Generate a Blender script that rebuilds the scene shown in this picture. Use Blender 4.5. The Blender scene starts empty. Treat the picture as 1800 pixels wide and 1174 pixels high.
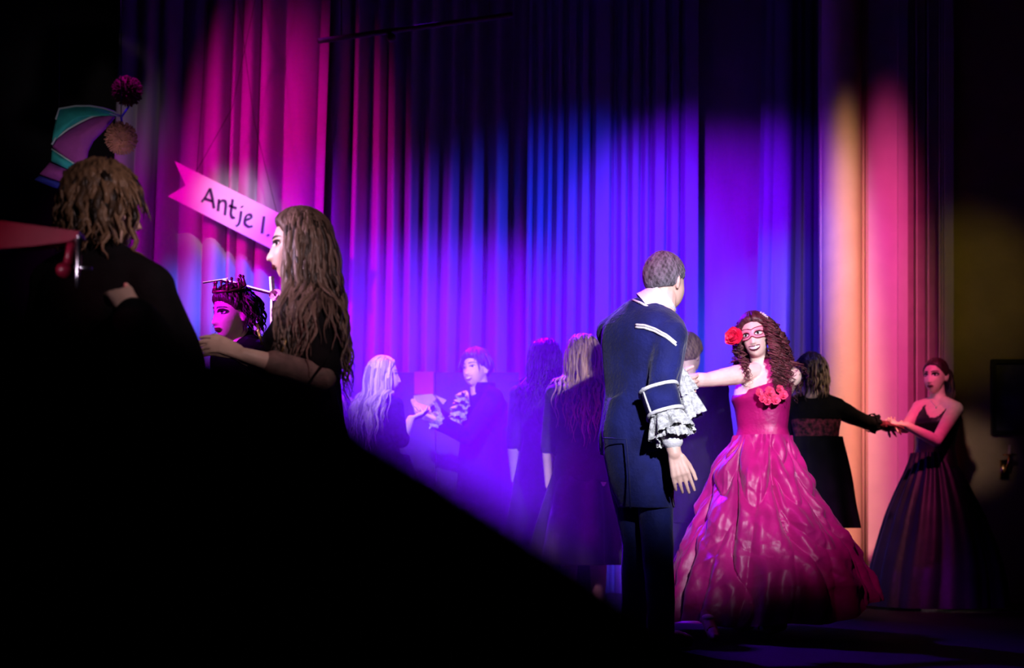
import bpy, bmesh, math, random
import numpy as np
from mathutils import Vector, Matrix, noise as mnoise

random.seed(7)
rng = np.random.RandomState(7)
sc = bpy.context.scene
COL = sc.collection
PI = math.pi
F, HX, HY, CZ = 2400.0, 900.0, 927.0, 0.56      # focal length in px (1800 wide), eye level row, camera height over the stage

def at(px, py, Y):
    """A point seen at pixel px,py that stands at real distance Y from the camera."""
    return Vector(((px - HX) / F * Y, Y, CZ + (HY - py) / F * Y))

# ------------------------------------------------------------------ camera, world, exposure
cam_d = bpy.data.cameras.new('camera'); cam = bpy.data.objects.new('camera', cam_d); COL.objects.link(cam)
cam.location = (0, 0, CZ); cam.rotation_euler = (PI / 2, 0, 0)
cam_d.sensor_width = 36; cam_d.lens = 36 * F / 1800
cam_d.shift_y = (HY - 587) / 1800.0
cam_d.clip_start = 0.05
cam_d.dof.use_dof = True; cam_d.dof.focus_distance = 6.0; cam_d.dof.aperture_fstop = 2.2
sc.camera = cam
w = bpy.data.worlds.new('world'); sc.world = w; w.use_nodes = True
w.node_tree.nodes['Background'].inputs[0].default_value = (0, 0, 0, 1)
w.node_tree.nodes['Background'].inputs[1].default_value = 0
sc.view_settings.view_transform = 'Standard'; sc.view_settings.look = 'None'
sc.view_settings.gamma = 1; sc.view_settings.use_curve_mapping = False
sc.view_settings.exposure = 0.0
sc.cycles.use_denoising = True
sc.cycles.max_bounces = 5; sc.cycles.diffuse_bounces = 2; sc.cycles.volume_bounces = 0
sc.cycles.sample_clamp_indirect = 3

def spot(name, loc, tgt, col, energy, deg, blend=1.0, radius=0.08):
    d = bpy.data.lights.new(name, 'SPOT'); o = bpy.data.objects.new(name, d); COL.objects.link(o)
    o.location = loc; o.rotation_euler = (Vector(tgt) - Vector(loc)).to_track_quat('-Z', 'Y').to_euler()
    d.color = col; d.energy = energy; d.spot_size = math.radians(deg); d.spot_blend = blend; d.shadow_soft_size = radius
    return o

# ------------------------------------------------------------------ stage lights and added fill spots
def wide(o, sx, sy=1.0): o.scale = (sx, sy, 1); return o
wide(spot('left_magenta_light', (-4.4, 7.4, 4.3), (-1.82, 11, 3.0), (1, .0, .42), 750, 50), .42)
spot('left_low_magenta_light', (-4.6, 8.0, 3.2), (-2.9, 11, 2.5), (.60, .0, .62), 210, 50)
spot('left_blue_light', (-.4, 7.0, 4.6), (-2.42, 11, 2.1), (.0, .13, 1), 2200, 16)
wide(spot('centre_violet_light', (-2.6, 7.6, 4.9), (-1.0, 11, 1.2), (.38, .0, 1), 1000, 56), .8)
wide(spot('centre_blue_light', (2.4, 7.0, 4.6), (.25, 11, 1.2), (.02, .035, 1), 2000, 58), .8)
spot('right_violet_light', (.4, 7.5, 4.4), (1.75, 11.2, 2.3), (.22, .0, 1), 1200, 44)
spot('leg_blue_light', (1.2, 8.0, 4.2), (2.12, 10.9, 2.0), (.0, .14, 1), 420, 28)
spot('haze_backlight', (-.7, 10.5, 4.6), (-.35, 8.1, 1.0), (.15, .0, 1), 8500, 56, 1.0)
spot('front_key_light', (1.25, .9, 2.6), (1.0, 6.7, 1.16), (.86, .82, 1), 3500, 18, 1.0)
spot('mid_stage_light', (-1.3, 2.0, 4.2), (-.42, 9.4, 1.40), (.85, .70, 1), 3800, 12, 1.0)  # added front spot to bring up the mid-stage figures
spot('dress_magenta_light', (-1.0, 3.2, 5.4), (1.36, 7.1, 1.10), (1, .01, .62), 1200, 16, 1.0)
spot('right_tan_light', (3.3, 6.8, 2.5), (1.92, 8.55, 1.42), (1, .74, .55), 90, 16, 1.0)  # added to lift the hair and cheek of the black-dressed woman
spot('left_front_light', (1.0, .6, 3.0), (-.88, 4.2, 1.42), (1, .67, .70), 430, 17, 1.0)
spot('left_face_light', (-3.6, 3.7, 2.3), (-.80, 4.5, 1.5), (1, .62, .95), 800, 13, 1.0)
spot('crown_violet_light', (-3.0, 4.3, 2.3), (-1.20, 5.85, 1.5), (.62, .0, 1), 900, 15, 1.0)
spot('lath_light', (-3.0, 4.4, 3.6), (-1.20, 6.25, 1.65), (1, .45, .95), 2200, 8, 1.0)  # extra spot put in just to brighten the pale laths
spot('banner_light', (-.4, 6.0, 4.6), (-2.1, 10.6, 3.15), (.9, .75, 1), 800, 8.5, 1.0)  # small lilac spot added to whiten the banner card
spot('panel_uplight_lilac', (2.80, 9.30, .12), (2.78, 10.05, .9), (.85, .58, 1), 330, 62, 1.0)
wide(spot('panel_magenta_light', (2.25, 6.4, 4.3), (2.76, 10.05, 1.25), (1, .06, .32), 850, 68, 1.0), .15)
wide(spot('pillar_amber_light', (2.25, 6.4, 4.2), (2.42, 10.0, 1.25), (1, .49, .27), 1000, 66, 1.0), .14)
spot('wall_amber_light', (3.8, 6.0, 3.6), (3.38, 10, 2.3), (1, .72, .10), 40, 20, 1.0)
spot('right_lady_light', (1.4, 5.6, 3.0), (3.02, 9.3, 1.45), (1, .64, .74), 150, 7, 1.0)
spot('hat_light', (-1.4, 4.6, 1.2), (-2.55, 8.2, 2.72), (.8, .65, .7), 190, 12, 1.0)
spot('desk_red_light', (-2.7, 1.9, 2.0), (-1.40, 3.4, 1.33), (1, .03, .20), 42, 13, 1.0, .05)  # added red spot that makes the dark lectern show
spot('chrome_glint_light', (-2.4, 1.9, 1.25), (-1.09, 3.39, 1.26), (1, .75, 1), 260, 6, 1.0, .12)  # added only to draw a highlight on the chrome rod

HAZE = .30

# ------------------------------------------------------------------ mesh helpers
class MB:
    def __init__(s): s.v = []; s.f = []; s.t = []
    def grid(s, P, closed_u=False, closed_v=False, tint=None):
        """P: array [nv][nu][3]"""
        P = np.asarray(P, float); nv, nu = P.shape[:2]; b = len(s.v)
        s.v.extend(map(tuple, P.reshape(-1, 3)))
        if tint is not None:
            s.t.extend([0.0] * (b - len(s.t))); s.t.extend([tint] * (nv * nu))
        for j in range(nv if closed_v else nv - 1):
            j2 = (j + 1) % nv
            for i in range(nu if closed_u else nu - 1):
                i2 = (i + 1) % nu
                s.f.append((b + j * nu + i, b + j * nu + i2, b + j2 * nu + i2, b + j2 * nu + i))
        return b
    def loft(s, rings, cap=True, tint=None):
        rings = np.asarray(rings, float); n = rings.shape[1]
        b = s.grid(rings, closed_u=True, tint=tint)
        if cap:
            s.f.append(tuple(b + i for i in range(n))[::-1])
            e = b + (len(rings) - 1) * n
            s.f.append(tuple(e + i for i in range(n)))
    def tube(s, pts, rad, sides=6, tint=None, flat=1.0):
        pts = np.asarray(pts, float); n = len(pts)
        rad = np.full(n, rad) if np.isscalar(rad) else np.asarray(rad)
        tg = np.gradient(pts, axis=0); tg /= np.linalg.norm(tg, axis=1)[:, None] + 1e-9
        up = np.array([0, 0, 1.0]) if abs(tg[0][2]) < 0.9 else np.array([0, 1.0, 0])
        rings = []
        a = np.linspace(0, 2 * PI, sides, endpoint=False)
        x = np.cross(up, tg[0]); x /= np.linalg.norm(x)
        for i in range(n):
            x = x - tg[i] * np.dot(x, tg[i]); x /= np.linalg.norm(x) + 1e-9
            y = np.cross(tg[i], x)
            rings.append(pts[i] + rad[i] * (np.cos(a)[:, None] * x + flat * np.sin(a)[:, None] * y))
        s.loft(rings, True, tint)
    def capsule(s, p1, r1, p2, r2, n=14):
        p1 = np.array(p1, float); p2 = np.array(p2, float)
        d = p2 - p1; L = np.linalg.norm(d)
        d = d / L if L > 1e-6 else np.array([0, 0, 1.0])
        pts, rad = [], []
        for k in range(6):
            a = -PI / 2 + (k + .12) / 6 * PI / 2
            pts.append(p1 + d * r1 * math.sin(a)); rad.append(r1 * math.cos(a))
        for k in range(6):
            a = (k + .88) / 6 * PI / 2
            pts.append(p2 + d * r2 * math.sin(a)); rad.append(r2 * math.cos(a))
        s.tube(pts, rad, n)
    def chain(s, *pr):
        for (p1, r1), (p2, r2) in zip(pr[:-1], pr[1:]): s.capsule(p1, r1, p2, r2)
    def ball(s, c, r, R=None, n=20, m=14):
        r = np.array((r, r, r) if np.isscalar(r) else r, float); rings = []
        for j in range(m):
            p = -PI / 2 + (j + .15) / (m - .7) * PI
            a = np.linspace(0, 2 * PI, n, endpoint=False)
            rings.append(np.stack([np.cos(a) * math.cos(p) * r[0], np.sin(a) * math.cos(p) * r[1], np.full(n, math.sin(p) * r[2])], 1))
        rings = np.array(rings)
        if R is not None: rings = rings @ np.array(R.to_3x3()).T
        s.loft(rings + np.array(c, float))
    def box(s, c, h, R=None):
        c = np.array(c, float); h = np.array(h, float)
        q = np.array([(x, y, z) for z in (-1, 1) for x, y in ((-1, -1), (1, -1), (1, 1), (-1, 1))]) * h
        if R is not None: q = q @ np.array(R.to_3x3()).T
        b = len(s.v); s.v.extend(map(tuple, q + c))
        for f in ((3, 2, 1, 0), (4, 5, 6, 7), (0, 1, 5, 4), (1, 2, 6, 5), (2, 3, 7, 6), (3, 0, 4, 7)): s.f.append(tuple(b + i for i in f))
    def plate(s, outline, thick):
        """outline: 3-D points of a flat polygon facing -Y, extruded back by thick"""
        n = len(outline); b = len(s.v)
        s.v.extend(tuple(p) for p in outline)
        s.v.extend((p[0], p[1] + thick, p[2]) for p in outline)
        s.f.append(tuple(b + i for i in range(n))); s.f.append(tuple(b + n + i for i in range(n))[::-1])
        for i in range(n):
            k = (i + 1) % n; s.f.append((b + k, b + i, b + n + i, b + n + k))

def to_mesh(name, mb, off=(0, 0, 0), fix=True):
    me = bpy.data.meshes.new(name)
    v = np.array(mb.v, float) - np.array(off, float)
    me.from_pydata(v.tolist(), [], mb.f)
    if mb.t:
        t = mb.t + [0.0] * (len(mb.v) - len(mb.t))
        me.attributes.new('tint', 'FLOAT', 'POINT').data.foreach_set('value', t)
    if fix:
        bm = bmesh.new(); bm.from_mesh(me); bmesh.ops.recalc_face_normals(bm, faces=bm.faces); bm.to_mesh(me); bm.free()
    return me

def remesh(mb, voxel, ratio=1.0, smooth=2):
    """voxel-unite every closed shell in mb into ONE continuous surface, lightly smoothed and thinned out"""
    me = to_mesh('tmp', mb); o = bpy.data.objects.new('tmp', me); COL.objects.link(o)
    r = o.modifiers.new('r', 'REMESH'); r.mode = 'VOXEL'; r.voxel_size = voxel
    if smooth:
        sm = o.modifiers.new('s', 'SMOOTH'); sm.factor = .5; sm.iterations = smooth
    if ratio < 1:
        d = o.modifiers.new('d', 'DECIMATE'); d.ratio = ratio
    ev = o.evaluated_get(bpy.context.evaluated_depsgraph_get())
    m2 = bpy.data.meshes.new_from_object(ev)
    bpy.data.objects.remove(o); bpy.data.meshes.remove(me)
    out = MB()
    v = np.empty(len(m2.vertices) * 3); m2.vertices.foreach_get('co', v)
    out.v = v.reshape(-1, 3)
    out.f = [tuple(p.vertices) for p in m2.polygons]
    nrm = np.empty(len(m2.vertices) * 3); m2.vertices.foreach_get('normal', nrm)
    out.n = nrm.reshape(-1, 3)
    bpy.data.meshes.remove(m2)
    return out

def obj(name, mb, mat, parent=None, loc=None, smooth=True, fix=True, label=None):
    """link mb (world coordinates) as ONE mesh object; with a parent its origin is the parent's"""
    org = Vector((0, 0, 0))
    if parent is not None: org = Vector(parent['_org'])
    elif loc is not None: org = Vector(loc)
    me = to_mesh(name, mb, org, fix); o = bpy.data.objects.new(name, me); COL.objects.link(o)
    me.materials.append(mat)
    if smooth: me.polygons.foreach_set('use_smooth', [True] * len(me.polygons))
    if parent is not None: o.parent = parent
    else: o.location = org
    o['_org'] = tuple(org)
    if label: o['label'] = label
    return o

def empty(name, loc):
    o = bpy.data.objects.new(name, None); COL.objects.link(o); o.location = loc; o['_org'] = tuple(loc); o.empty_display_size = .1
    return o

def tag(o, label, cat, group=None, kind=None):
    o['label'] = label; o['category'] = cat
    if group: o['group'] = group
    if kind: o['kind'] = kind
    return o

def struct(o): o['kind'] = 'structure'; return o

# ------------------------------------------------------------------ materials
def material(name, col, rough=.6, var=.15, vscale=10, bump=.15, bscale=80, metal=0, sheen=0, spec=.4, col2=None, stretch=(1, 1, 1), tint=False, coat=0, aniso=0, emit=0):
    m = bpy.data.materials.new(name); m.use_nodes = True
    nt = m.node_tree; N = nt.nodes; L = nt.links; p = N['Principled BSDF']
    tc = N.new('ShaderNodeTexCoord'); mp = N.new('ShaderNodeMapping'); mp.inputs['Scale'].default_value = stretch
    L.new(tc.outputs['Object'], mp.inputs[0])
    nz = N.new('ShaderNodeTexNoise'); nz.inputs['Scale'].default_value = vscale; nz.inputs['Detail'].default_value = 4
    L.new(mp.outputs[0], nz.inputs[0])
    c1 = tuple(max(0, c * (1 - var)) for c in col) + (1,)
    c2 = (tuple(col2) if col2 else tuple(min(1, c * (1 + var)) for c in col)) + (1,)
    rp = N.new('ShaderNodeValToRGB'); rp.color_ramp.elements[0].position = .35; rp.color_ramp.elements[1].position = .65
    rp.color_ramp.elements[0].color = c1; rp.color_ramp.elements[1].color = c2
    if tint:
        a = N.new('ShaderNodeAttribute'); a.attribute_name = 'tint'
        mx = N.new('ShaderNodeMath'); mx.operation = 'MULTIPLY_ADD'; mx.inputs[1].default_value = .45
        L.new(nz.outputs[0], mx.inputs[0]); L.new(a.outputs['Fac'], mx.inputs[2]); L.new(mx.outputs[0], rp.inputs[0])
    else: L.new(nz.outputs[0], rp.inputs[0])
    L.new(rp.outputs[0], p.inputs['Base Color'])
    if bump:
        n2 = N.new('ShaderNodeTexNoise'); n2.inputs['Scale'].default_value = bscale; n2.inputs['Detail'].default_value = 3
        L.new(mp.outputs[0], n2.inputs[0])
        b = N.new('ShaderNodeBump'); b.inputs['Strength'].default_value = bump; b.inputs['Distance'].default_value = .01
        L.new(n2.outputs[0], b.inputs['Height']); L.new(b.outputs[0], p.inputs['Normal'])
    p.inputs['Roughness'].default_value = rough; p.inputs['Metallic'].default_value = metal
    p.inputs['Specular IOR Level'].default_value = spec
    p.inputs['Sheen Weight'].default_value = sheen; p.inputs['Coat Weight'].default_value = coat
    if aniso: p.inputs['Anisotropic'].default_value = aniso
    if emit:
        p.inputs['Emission Color'].default_value = c2; p.inputs['Emission Strength'].default_value = emit
    return m

SKIN = material('skin', (.80, .56, .46), .45, .06, 25, .05, 200)
SKIN_M = material('skin_ruddy', (.74, .48, .38), .5, .08, 25, .05, 200)
LIP_DARK = material('dark_lipstick', (.10, .01, .025), .3, .1, 60, 0)
LIP_RED = material('red_lipstick', (.32, .02, .05), .3, .1, 60, 0)
LIP_PALE = material('natural_lips', (.5, .22, .2), .4, .1, 60, 0)
EYE_W = material('eye_white', (.85, .83, .82), .2, .03, 60, 0)
EYE_D = material('eye_iris', (.02, .015, .012), .15, .1, 60, 0)
MAKEUP = material('eye_makeup', (.03, .018, .02), .5, .1, 60, 0)
TEETH = material('teeth', (.85, .82, .76), .25, .03, 60, 0)
HAIR_BR = material('brown_hair', (.022, .013, .010), .42, .3, 30, .5, 140, col2=(.17, .11, .088), stretch=(1, 1, .12), tint=True)
HAIR_BOY = material('tousled_brown_hair', (.010, .006, .004), .4, .3, 30, .5, 140, col2=(.19, .115, .065), stretch=(1, 1, .2), tint=True)
HAIR_DK = material('dark_hair', (.018, .010, .008), .4, .3, 30, .4, 140, col2=(.07, .04, .03), stretch=(1, 1, .15), tint=True)
HAIR_BL = material('blond_hair', (.34, .24, .14), .42, .25, 30, .5, 140, col2=(.78, .62, .44), stretch=(1, 1, .12), tint=True)
HAIR_AU = material('auburn_hair', (.030, .008, .009), .36, .3, 30, .5, 140, col2=(.13, .036, .040), stretch=(1, 1, .3), tint=True)
HAIR_RB = material('reddish_blond_hair', (.20, .09, .05), .42, .25, 30, .5, 140, col2=(.62, .38, .22), stretch=(1, 1, .12), tint=True)
HAIR_GR = material('short_grey_brown_hair', (.06, .055, .060), .6, .3, 60, .9, 260, col2=(.24, .23, .26), tint=True)
HAIR_MID = material('mid_brown_hair', (.07, .04, .025), .45, .3, 30, .5, 140, col2=(.36, .24, .15), stretch=(1, 1, .12), tint=True)
BLACK = material('black_cloth', (.005, .0045, .006), .85, .3, 12, .35, 120, sheen=.0, spec=.12)
BLACK2 = material('black_satin', (.010, .009, .013), .38, .3, 8, .25, 40, spec=.4)
NAVY = material('navy_wool', (.006, .009, .085), .8, .3, 9, .5, 70, sheen=.12, spec=.2)
NAVY_T = material('navy_trousers', (.006, .009, .080), .8, .3, 9, .5, 60, sheen=.08, spec=.2)
WHITE = material('white_cotton', (.66, .67, .67), .8, .06, 20, .4, 90)
LACE = material('white_lace', (.52, .54, .52), .85, .4, 55, .9, 130)
RED = material('crimson_taffeta', (.31, .004, .115), .42, .18, 6, .3, 30, sheen=.1, spec=.28)
RED_B = material('crimson_bodice', (.33, .004, .105), .42, .15, 9, .25, 60, spec=.4)
RED_FL = material('red_silk_flower', (.75, .012, .06), .5, .2, 20, .3, 60)
PINK_FL = material('pink_silk_ruffle', (.80, .06, .16), .5, .2, 20, .3, 60)
MASK = material('pink_mask', (.72, .30, .36), .4, .1, 30, .2, 80)
MASK_E = material('dark_red_mask_edge', (.22, .01, .03), .4, .1, 30, .1, 80)
LACE_R = material('dark_red_lace', (.035, .006, .012), .8, .9, 38, .9, 90, col2=(.26, .03, .06))
GLOVE = material('dark_red_lace_glove', (.16, .012, .03), .7, .5, 60, .9, 120)
SILVER = material('chrome', (.85, .85, .87), .30, .03, 20, 0, metal=1)
GOLD = material('gilt', (.75, .5, .2), .3, .1, 20, .1, 60, metal=1)
PEARL = material('pearl', (.9, .82, .8), .2, .05, 30, 0, coat=.3)
SHEER = material('sheer_black_sleeve', (.20, .13, .115), .7, .25, 30, .3, 160)
# ------------------------------------------------------------------ people
def gs(x, s): return np.exp(-(x / s) ** 2)

class Head:
    """A head as a radial surface about the eye-level centre; local z up, face towards -Y, +X the person's left."""
    def __init__(s, c, yaw, pitch=0, roll=0, k=1.0, male=False):
        s.male = male; s.k = k
        s.c = Vector(c)
        s.R = Matrix.Rotation(math.radians(yaw), 3, 'Z') @ Matrix.Rotation(math.radians(pitch), 3, 'X') @ Matrix.Rotation(math.radians(roll), 3, 'Y')
        s.Rn = np.array(s.R)
    def w(s, p):
        return np.asarray(p) * s.k @ s.Rn.T + np.array(s.c)
    def rad(s, d):
        d = np.asarray(d, float)
        jw = .064 if s.male else .057
        def ell(c, r):
            c = np.array(c); r = np.array(r)
            a = ((d / r) ** 2).sum(-1); b = (d * c / r ** 2).sum(-1); e = ((c / r) ** 2).sum() - 1
            disc = np.maximum(b * b - a * e, 0)
            return np.where(b * b - a * e > 0, (b + np.sqrt(disc)) / a, 0)
        r1 = ell((0, .014, .022), (.075, .097, .092)); r2 = ell((0, -.022, -.040), (jw, .070, .080))
        k = 90.0
        r = np.log(np.exp(k * r1) + np.exp(k * r2)) / k
        x, y, z = d[..., 0] * r, d[..., 1] * r, d[..., 2] * r
        front = 1 / (1 + np.exp((y + .03) / .01))
        g = np.where(z > -.042, gs(z + .042, .027), gs(z + .042, .008))
        r = r + front * (.022 * gs(x, .0105) * g + .007 * (gs(x - .012, .007) + gs(x + .012, .007)) * gs(z + .045, .007)
            + (.0045 if s.male else .0025) * gs(z - .019, .010) * gs(x, .045)
            - .0085 * (gs(x - .031, .015) + gs(x + .031, .015)) * gs(z, .011)
            + .003 * (gs(x - .042, .016) + gs(x + .042, .016)) * gs(z + .034, .018)
            + .0065 * gs(x, .019) * gs(z + .072, .010) - .004 * gs(x, .016) * gs(z + .088, .006)
            + .006 * gs(x, .017) * gs(z + .106, .013))
        return r
    def surf(s, th, ph, off=0.0):
        """th: azimuth from the face (towards the person's left), ph: elevation -> world points"""
        th = np.asarray(th, float); ph = np.asarray(ph, float)
        d = np.stack([np.sin(th) * np.cos(ph), -np.cos(th) * np.cos(ph), np.sin(ph)], -1)
        return s.w(d * (s.rad(d) + off)[..., None])
    def face(s, x, z, off):
        x = np.asarray(x, float); z = np.asarray(z, float); r = np.full(x.shape, .1)
        for _ in range(14):
            ph = np.arcsin(np.clip(z / r, -.98, .98)); th = np.arcsin(np.clip(x / (r * np.cos(ph)), -.98, .98))
            d = np.stack([np.sin(th) * np.cos(ph), -np.cos(th) * np.cos(ph), np.sin(ph)], -1)
            r = .5 * r + .5 * s.rad(d)
        return s.w(d * (r + off)[..., None])
    def add_to(s, mb):
        n, m = 72, 54
        a = np.linspace(0, 2 * PI, n, endpoint=False); p = np.linspace(-PI / 2 + .03, PI / 2 - .03, m)
        A, P = np.meshgrid(a, p)
        mb.loft(s.surf(A, P))
        for sd in (-1, 1):                                      # ears
            e = Matrix.Rotation(math.radians(-18 * sd), 3, 'Z')
            cc = s.w([.0725 * sd, .014, -.016])
            mb.ball(cc, np.array((.010, .017, .031)) * s.k, s.R @ e @ Matrix.Rotation(math.radians(12), 3, 'X'), 14, 10)
            mb.ball(s.w([.080 * sd, .022, -.010]), np.array((.008, .012, .024)) * s.k, s.R @ e, 12, 8)
        nb = 1.18 if s.male else 1.0
        mb.capsule(s.w([0, .018, -.05]), .052 * s.k * nb, s.w([0, .030, -.15]), .054 * s.k * nb)

def patch(mb, head, fx, fz, off, nu=16, nv=6):
    U, V = np.meshgrid(np.linspace(-1, 1, nu), np.linspace(-1, 1, nv))
    mb.grid(head.face(fx(U, V), fz(U, V), off))

def face_features(head, body, eye=(1.0), brow=MAKEUP, lips=LIP_PALE, smile=0.0, teeth=False, makeup=False, gaze=0.0):
    for sd in (-1, 1):
        hw, hh = .0155, .0068 * eye
        ex = .031 * sd
        al = lambda U, V: np.sqrt(np.maximum(0, 1 - U ** 2)) * V
        if makeup:
            m = MB(); patch(m, head, lambda U, V: ex + U * .022 + sd * .003, lambda U, V: .005 + al(U, V) * .013, .0015); obj('eye_shadow', m, MAKEUP, body)
        m = MB(); patch(m, head, lambda U, V: ex + U * hw, lambda U, V: .0005 + al(U, V) * hh + .002 * sd * U, .0034); e = obj('eye', m, EYE_W, body)
        m = MB(); patch(m, head, lambda U, V: ex + gaze + U * .0062, lambda U, V: .0008 + al(U, V) * min(.0062, hh), .0044, 10, 6); obj('iris', m, EYE_D, e)
        m = MB(); patch(m, head, lambda U, V: ex + U * hw * 1.12, lambda U, V: .001 + hh * np.sqrt(np.maximum(0, 1 - (U * .97) ** 2)) + V * .0022 + .002 * sd * U, .0050, 14, 3); obj('eyelash', m, MAKEUP, e)
        m = MB(); patch(m, head, lambda U, V: ex * 1.04 + U * .021, lambda U, V: .0215 + .004 * (1 - U ** 2) + V * .0030 * (1 - .5 * U * sd), .0025, 14, 3); obj('eyebrow', m, brow, body)
    mw = .0235 + .008 * smile
    sm = lambda U: smile * .010 * U ** 2
    gap = .0065 if teeth else 0.0008
    zc = -.0725
    if teeth:
        m = MB(); patch(m, head, lambda U, V: U * mw * .86, lambda U, V: zc + sm(U) - .001 + V * gap * np.sqrt(np.maximum(0, 1 - U ** 2)), .0010); obj('teeth', m, TEETH, body)
    m = MB(); patch(m, head, lambda U, V: U * mw, lambda U, V: zc + sm(U) + (1 - U ** 2) ** .5 * (gap + (V + 1) * .5 * (.0068 - .0015 * np.exp(-(U / .15) ** 2))), .0028, 20, 5)
    patch(m, head, lambda U, V: U * mw, lambda U, V: zc + sm(U) - (1 - U ** 2) ** .5 * (gap + (V + 1) * .5 * .0085), .0030, 20, 5)
    obj('lips', m, lips, body)

def hair_cap(head, line, thick=.013, back_low=-.5, rough=.004, part=None, seed=0, top=0.0):
    """closed shell over the skull: sunk inside the skin on the face, standing proud where hair grows"""
    mb = MB(); n, m = 120, 84
    a = np.linspace(0, 2 * PI, n, endpoint=False); p = np.linspace(-PI / 2 + .03, PI / 2 - .02, m)
    A, P = np.meshgrid(a, p); th = np.where(A > PI, A - 2 * PI, A)
    # hairline elevation as a function of azimuth: forehead, temples, ears, nape
    lim = np.interp(np.abs(th), line[0], line[1])
    edge = 1 / (1 + np.exp(-(P - lim) / .045))
    ns = sum(np.sin(f1 * A + f2 * P + q) for f1, f2, q in ((9, 4, 1 + seed), (17, -7, 2), (31, 11, 3 + seed), (23, 29, 5), (47, -19, 4))) / 5
    if part is not None: ns = ns * .6 - 1.2 * np.exp(-((th - part) / .06) ** 2) * (P > .5)
    off = -.010 + edge * (.010 + thick + rough * ns) + top * edge * np.clip(np.sin(P), 0, 1)
    mb.loft(head.surf(A, P, off), True, tint=.3)
    mb.t = list(np.clip(.3 + .25 * ns.reshape(-1), 0, 1)) 
    return mb

LINE_F = ((0, .5, .9, 1.25, 1.6, 2.2, PI), (.78, .74, .45, .0, -.25, -.62, -.75))      # women: long hair behind the ears
LINE_M = ((0, .5, .85, 1.2, 1.45, 1.75, 2.1, PI), (.78, .78, .62, .05, .12, -.25, -.50, -.55))

def strands(mb, head, starts, length, bodies, seed=1, r=.007, wave=.008, wl=.10, out=.03, curl=0, bias=(0, 0, 0), step=.02, grav=.5, sides=5, pull=None, vary=.25, push=None):
    rr = random.Random(seed)
    hc = np.array(head.c) + np.array(head.R @ Vector((0, .012, .02))) * head.k
    hr = .103 * head.k
    for th, ph in starts:
        p = head.surf(np.array(th), np.array(ph), .006); n = p - hc; n /= np.linalg.norm(n)
        L = length * (1 - vary * rr.random()); N = max(6, int(L / step))
        v = n * out + np.array([0, 0, -.2]) + np.array(bias) * .3; v /= np.linalg.norm(v)
        pts = [p.copy()]
        b = np.array(bias) + np.array([rr.uniform(-.1, .1), rr.uniform(-.1, .1), 0])
        for i in range(N):
            v = v * .72 + np.array([0, 0, -grav]) + b * .12
            if pull is not None and i > 2:
                q = np.array(pull) - p; v += .25 * q / (np.linalg.norm(q) + .05)
            v /= np.linalg.norm(v); p = p + v * step
            q = p - hc; q2 = q.copy(); q2[2] *= .92
            d = np.linalg.norm(q2)
            if d < hr: p = hc + q * (hr / d)
            for (c0, c1, rad) in bodies:                      # stay outside neck and shoulders
                ab = c1 - c0; t = np.clip(np.dot(p - c0, ab) / (np.dot(ab, ab) + 1e-9), 0, 1)
                q = p - (c0 + ab * t); d = np.linalg.norm(q)
                if d < rad:
                    if push is not None: q = q * np.array((1, 1, 0)) + np.array((push[0], push[1], 0)) * rad * .8; p = p + q / (np.linalg.norm(q) + 1e-6) * min(rad - d, .014)
                    else: p = p + q / (d + 1e-6) * (rad - d)
            pts.append(p.copy())
        pts = np.array(pts); s = np.linspace(0, 1, len(pts)); phs = rr.uniform(0, 6.28); k = 2 * PI * L / wl * rr.uniform(.85, 1.2)
        if curl:
            fine = max(len(pts), int(L / wl * 11)); si = np.linspace(0, 1, fine)
            pts = np.stack([np.interp(si, s, pts[:, q]) for q in range(3)], 1); s = si
            am = curl * np.clip(s * 3, 0, 1) * rr.uniform(.5, 1.5) * (1 + .4 * np.sin(k * s * .31 + phs)); k *= rr.uniform(.75, 1.35)
            pts[:, 0] += .012 * np.sin(s * 5 + phs * 3) * s; pts[:, 1] += .012 * np.sin(s * 4 + phs * 5) * s
            pts[:, 0] += am * np.cos(k * s + phs); pts[:, 1] += am * np.sin(k * s + phs)
        else:
            am = wave * np.clip(s * 1.5, 0, 1)
            pts[:, 0] += am * np.sin(k * s + phs); pts[:, 1] += am * np.cos(k * s * .9 + phs * 2)
        rad = r * rr.uniform(.6, 1.3) * np.clip(np.minimum(1.0, (1.02 - s) * 2.2), .12, 1)
        mb.tube(pts, rad, sides, tint=rr.random() * .75, flat=.55)

def scalp(n, az, el, seed=3):
    rr = random.Random(seed); return [(rr.uniform(*az), rr.uniform(*el)) for _ in range(n)]

def unit(v): v = np.asarray(v, float); return v / (np.linalg.norm(v) + 1e-9)

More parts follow.
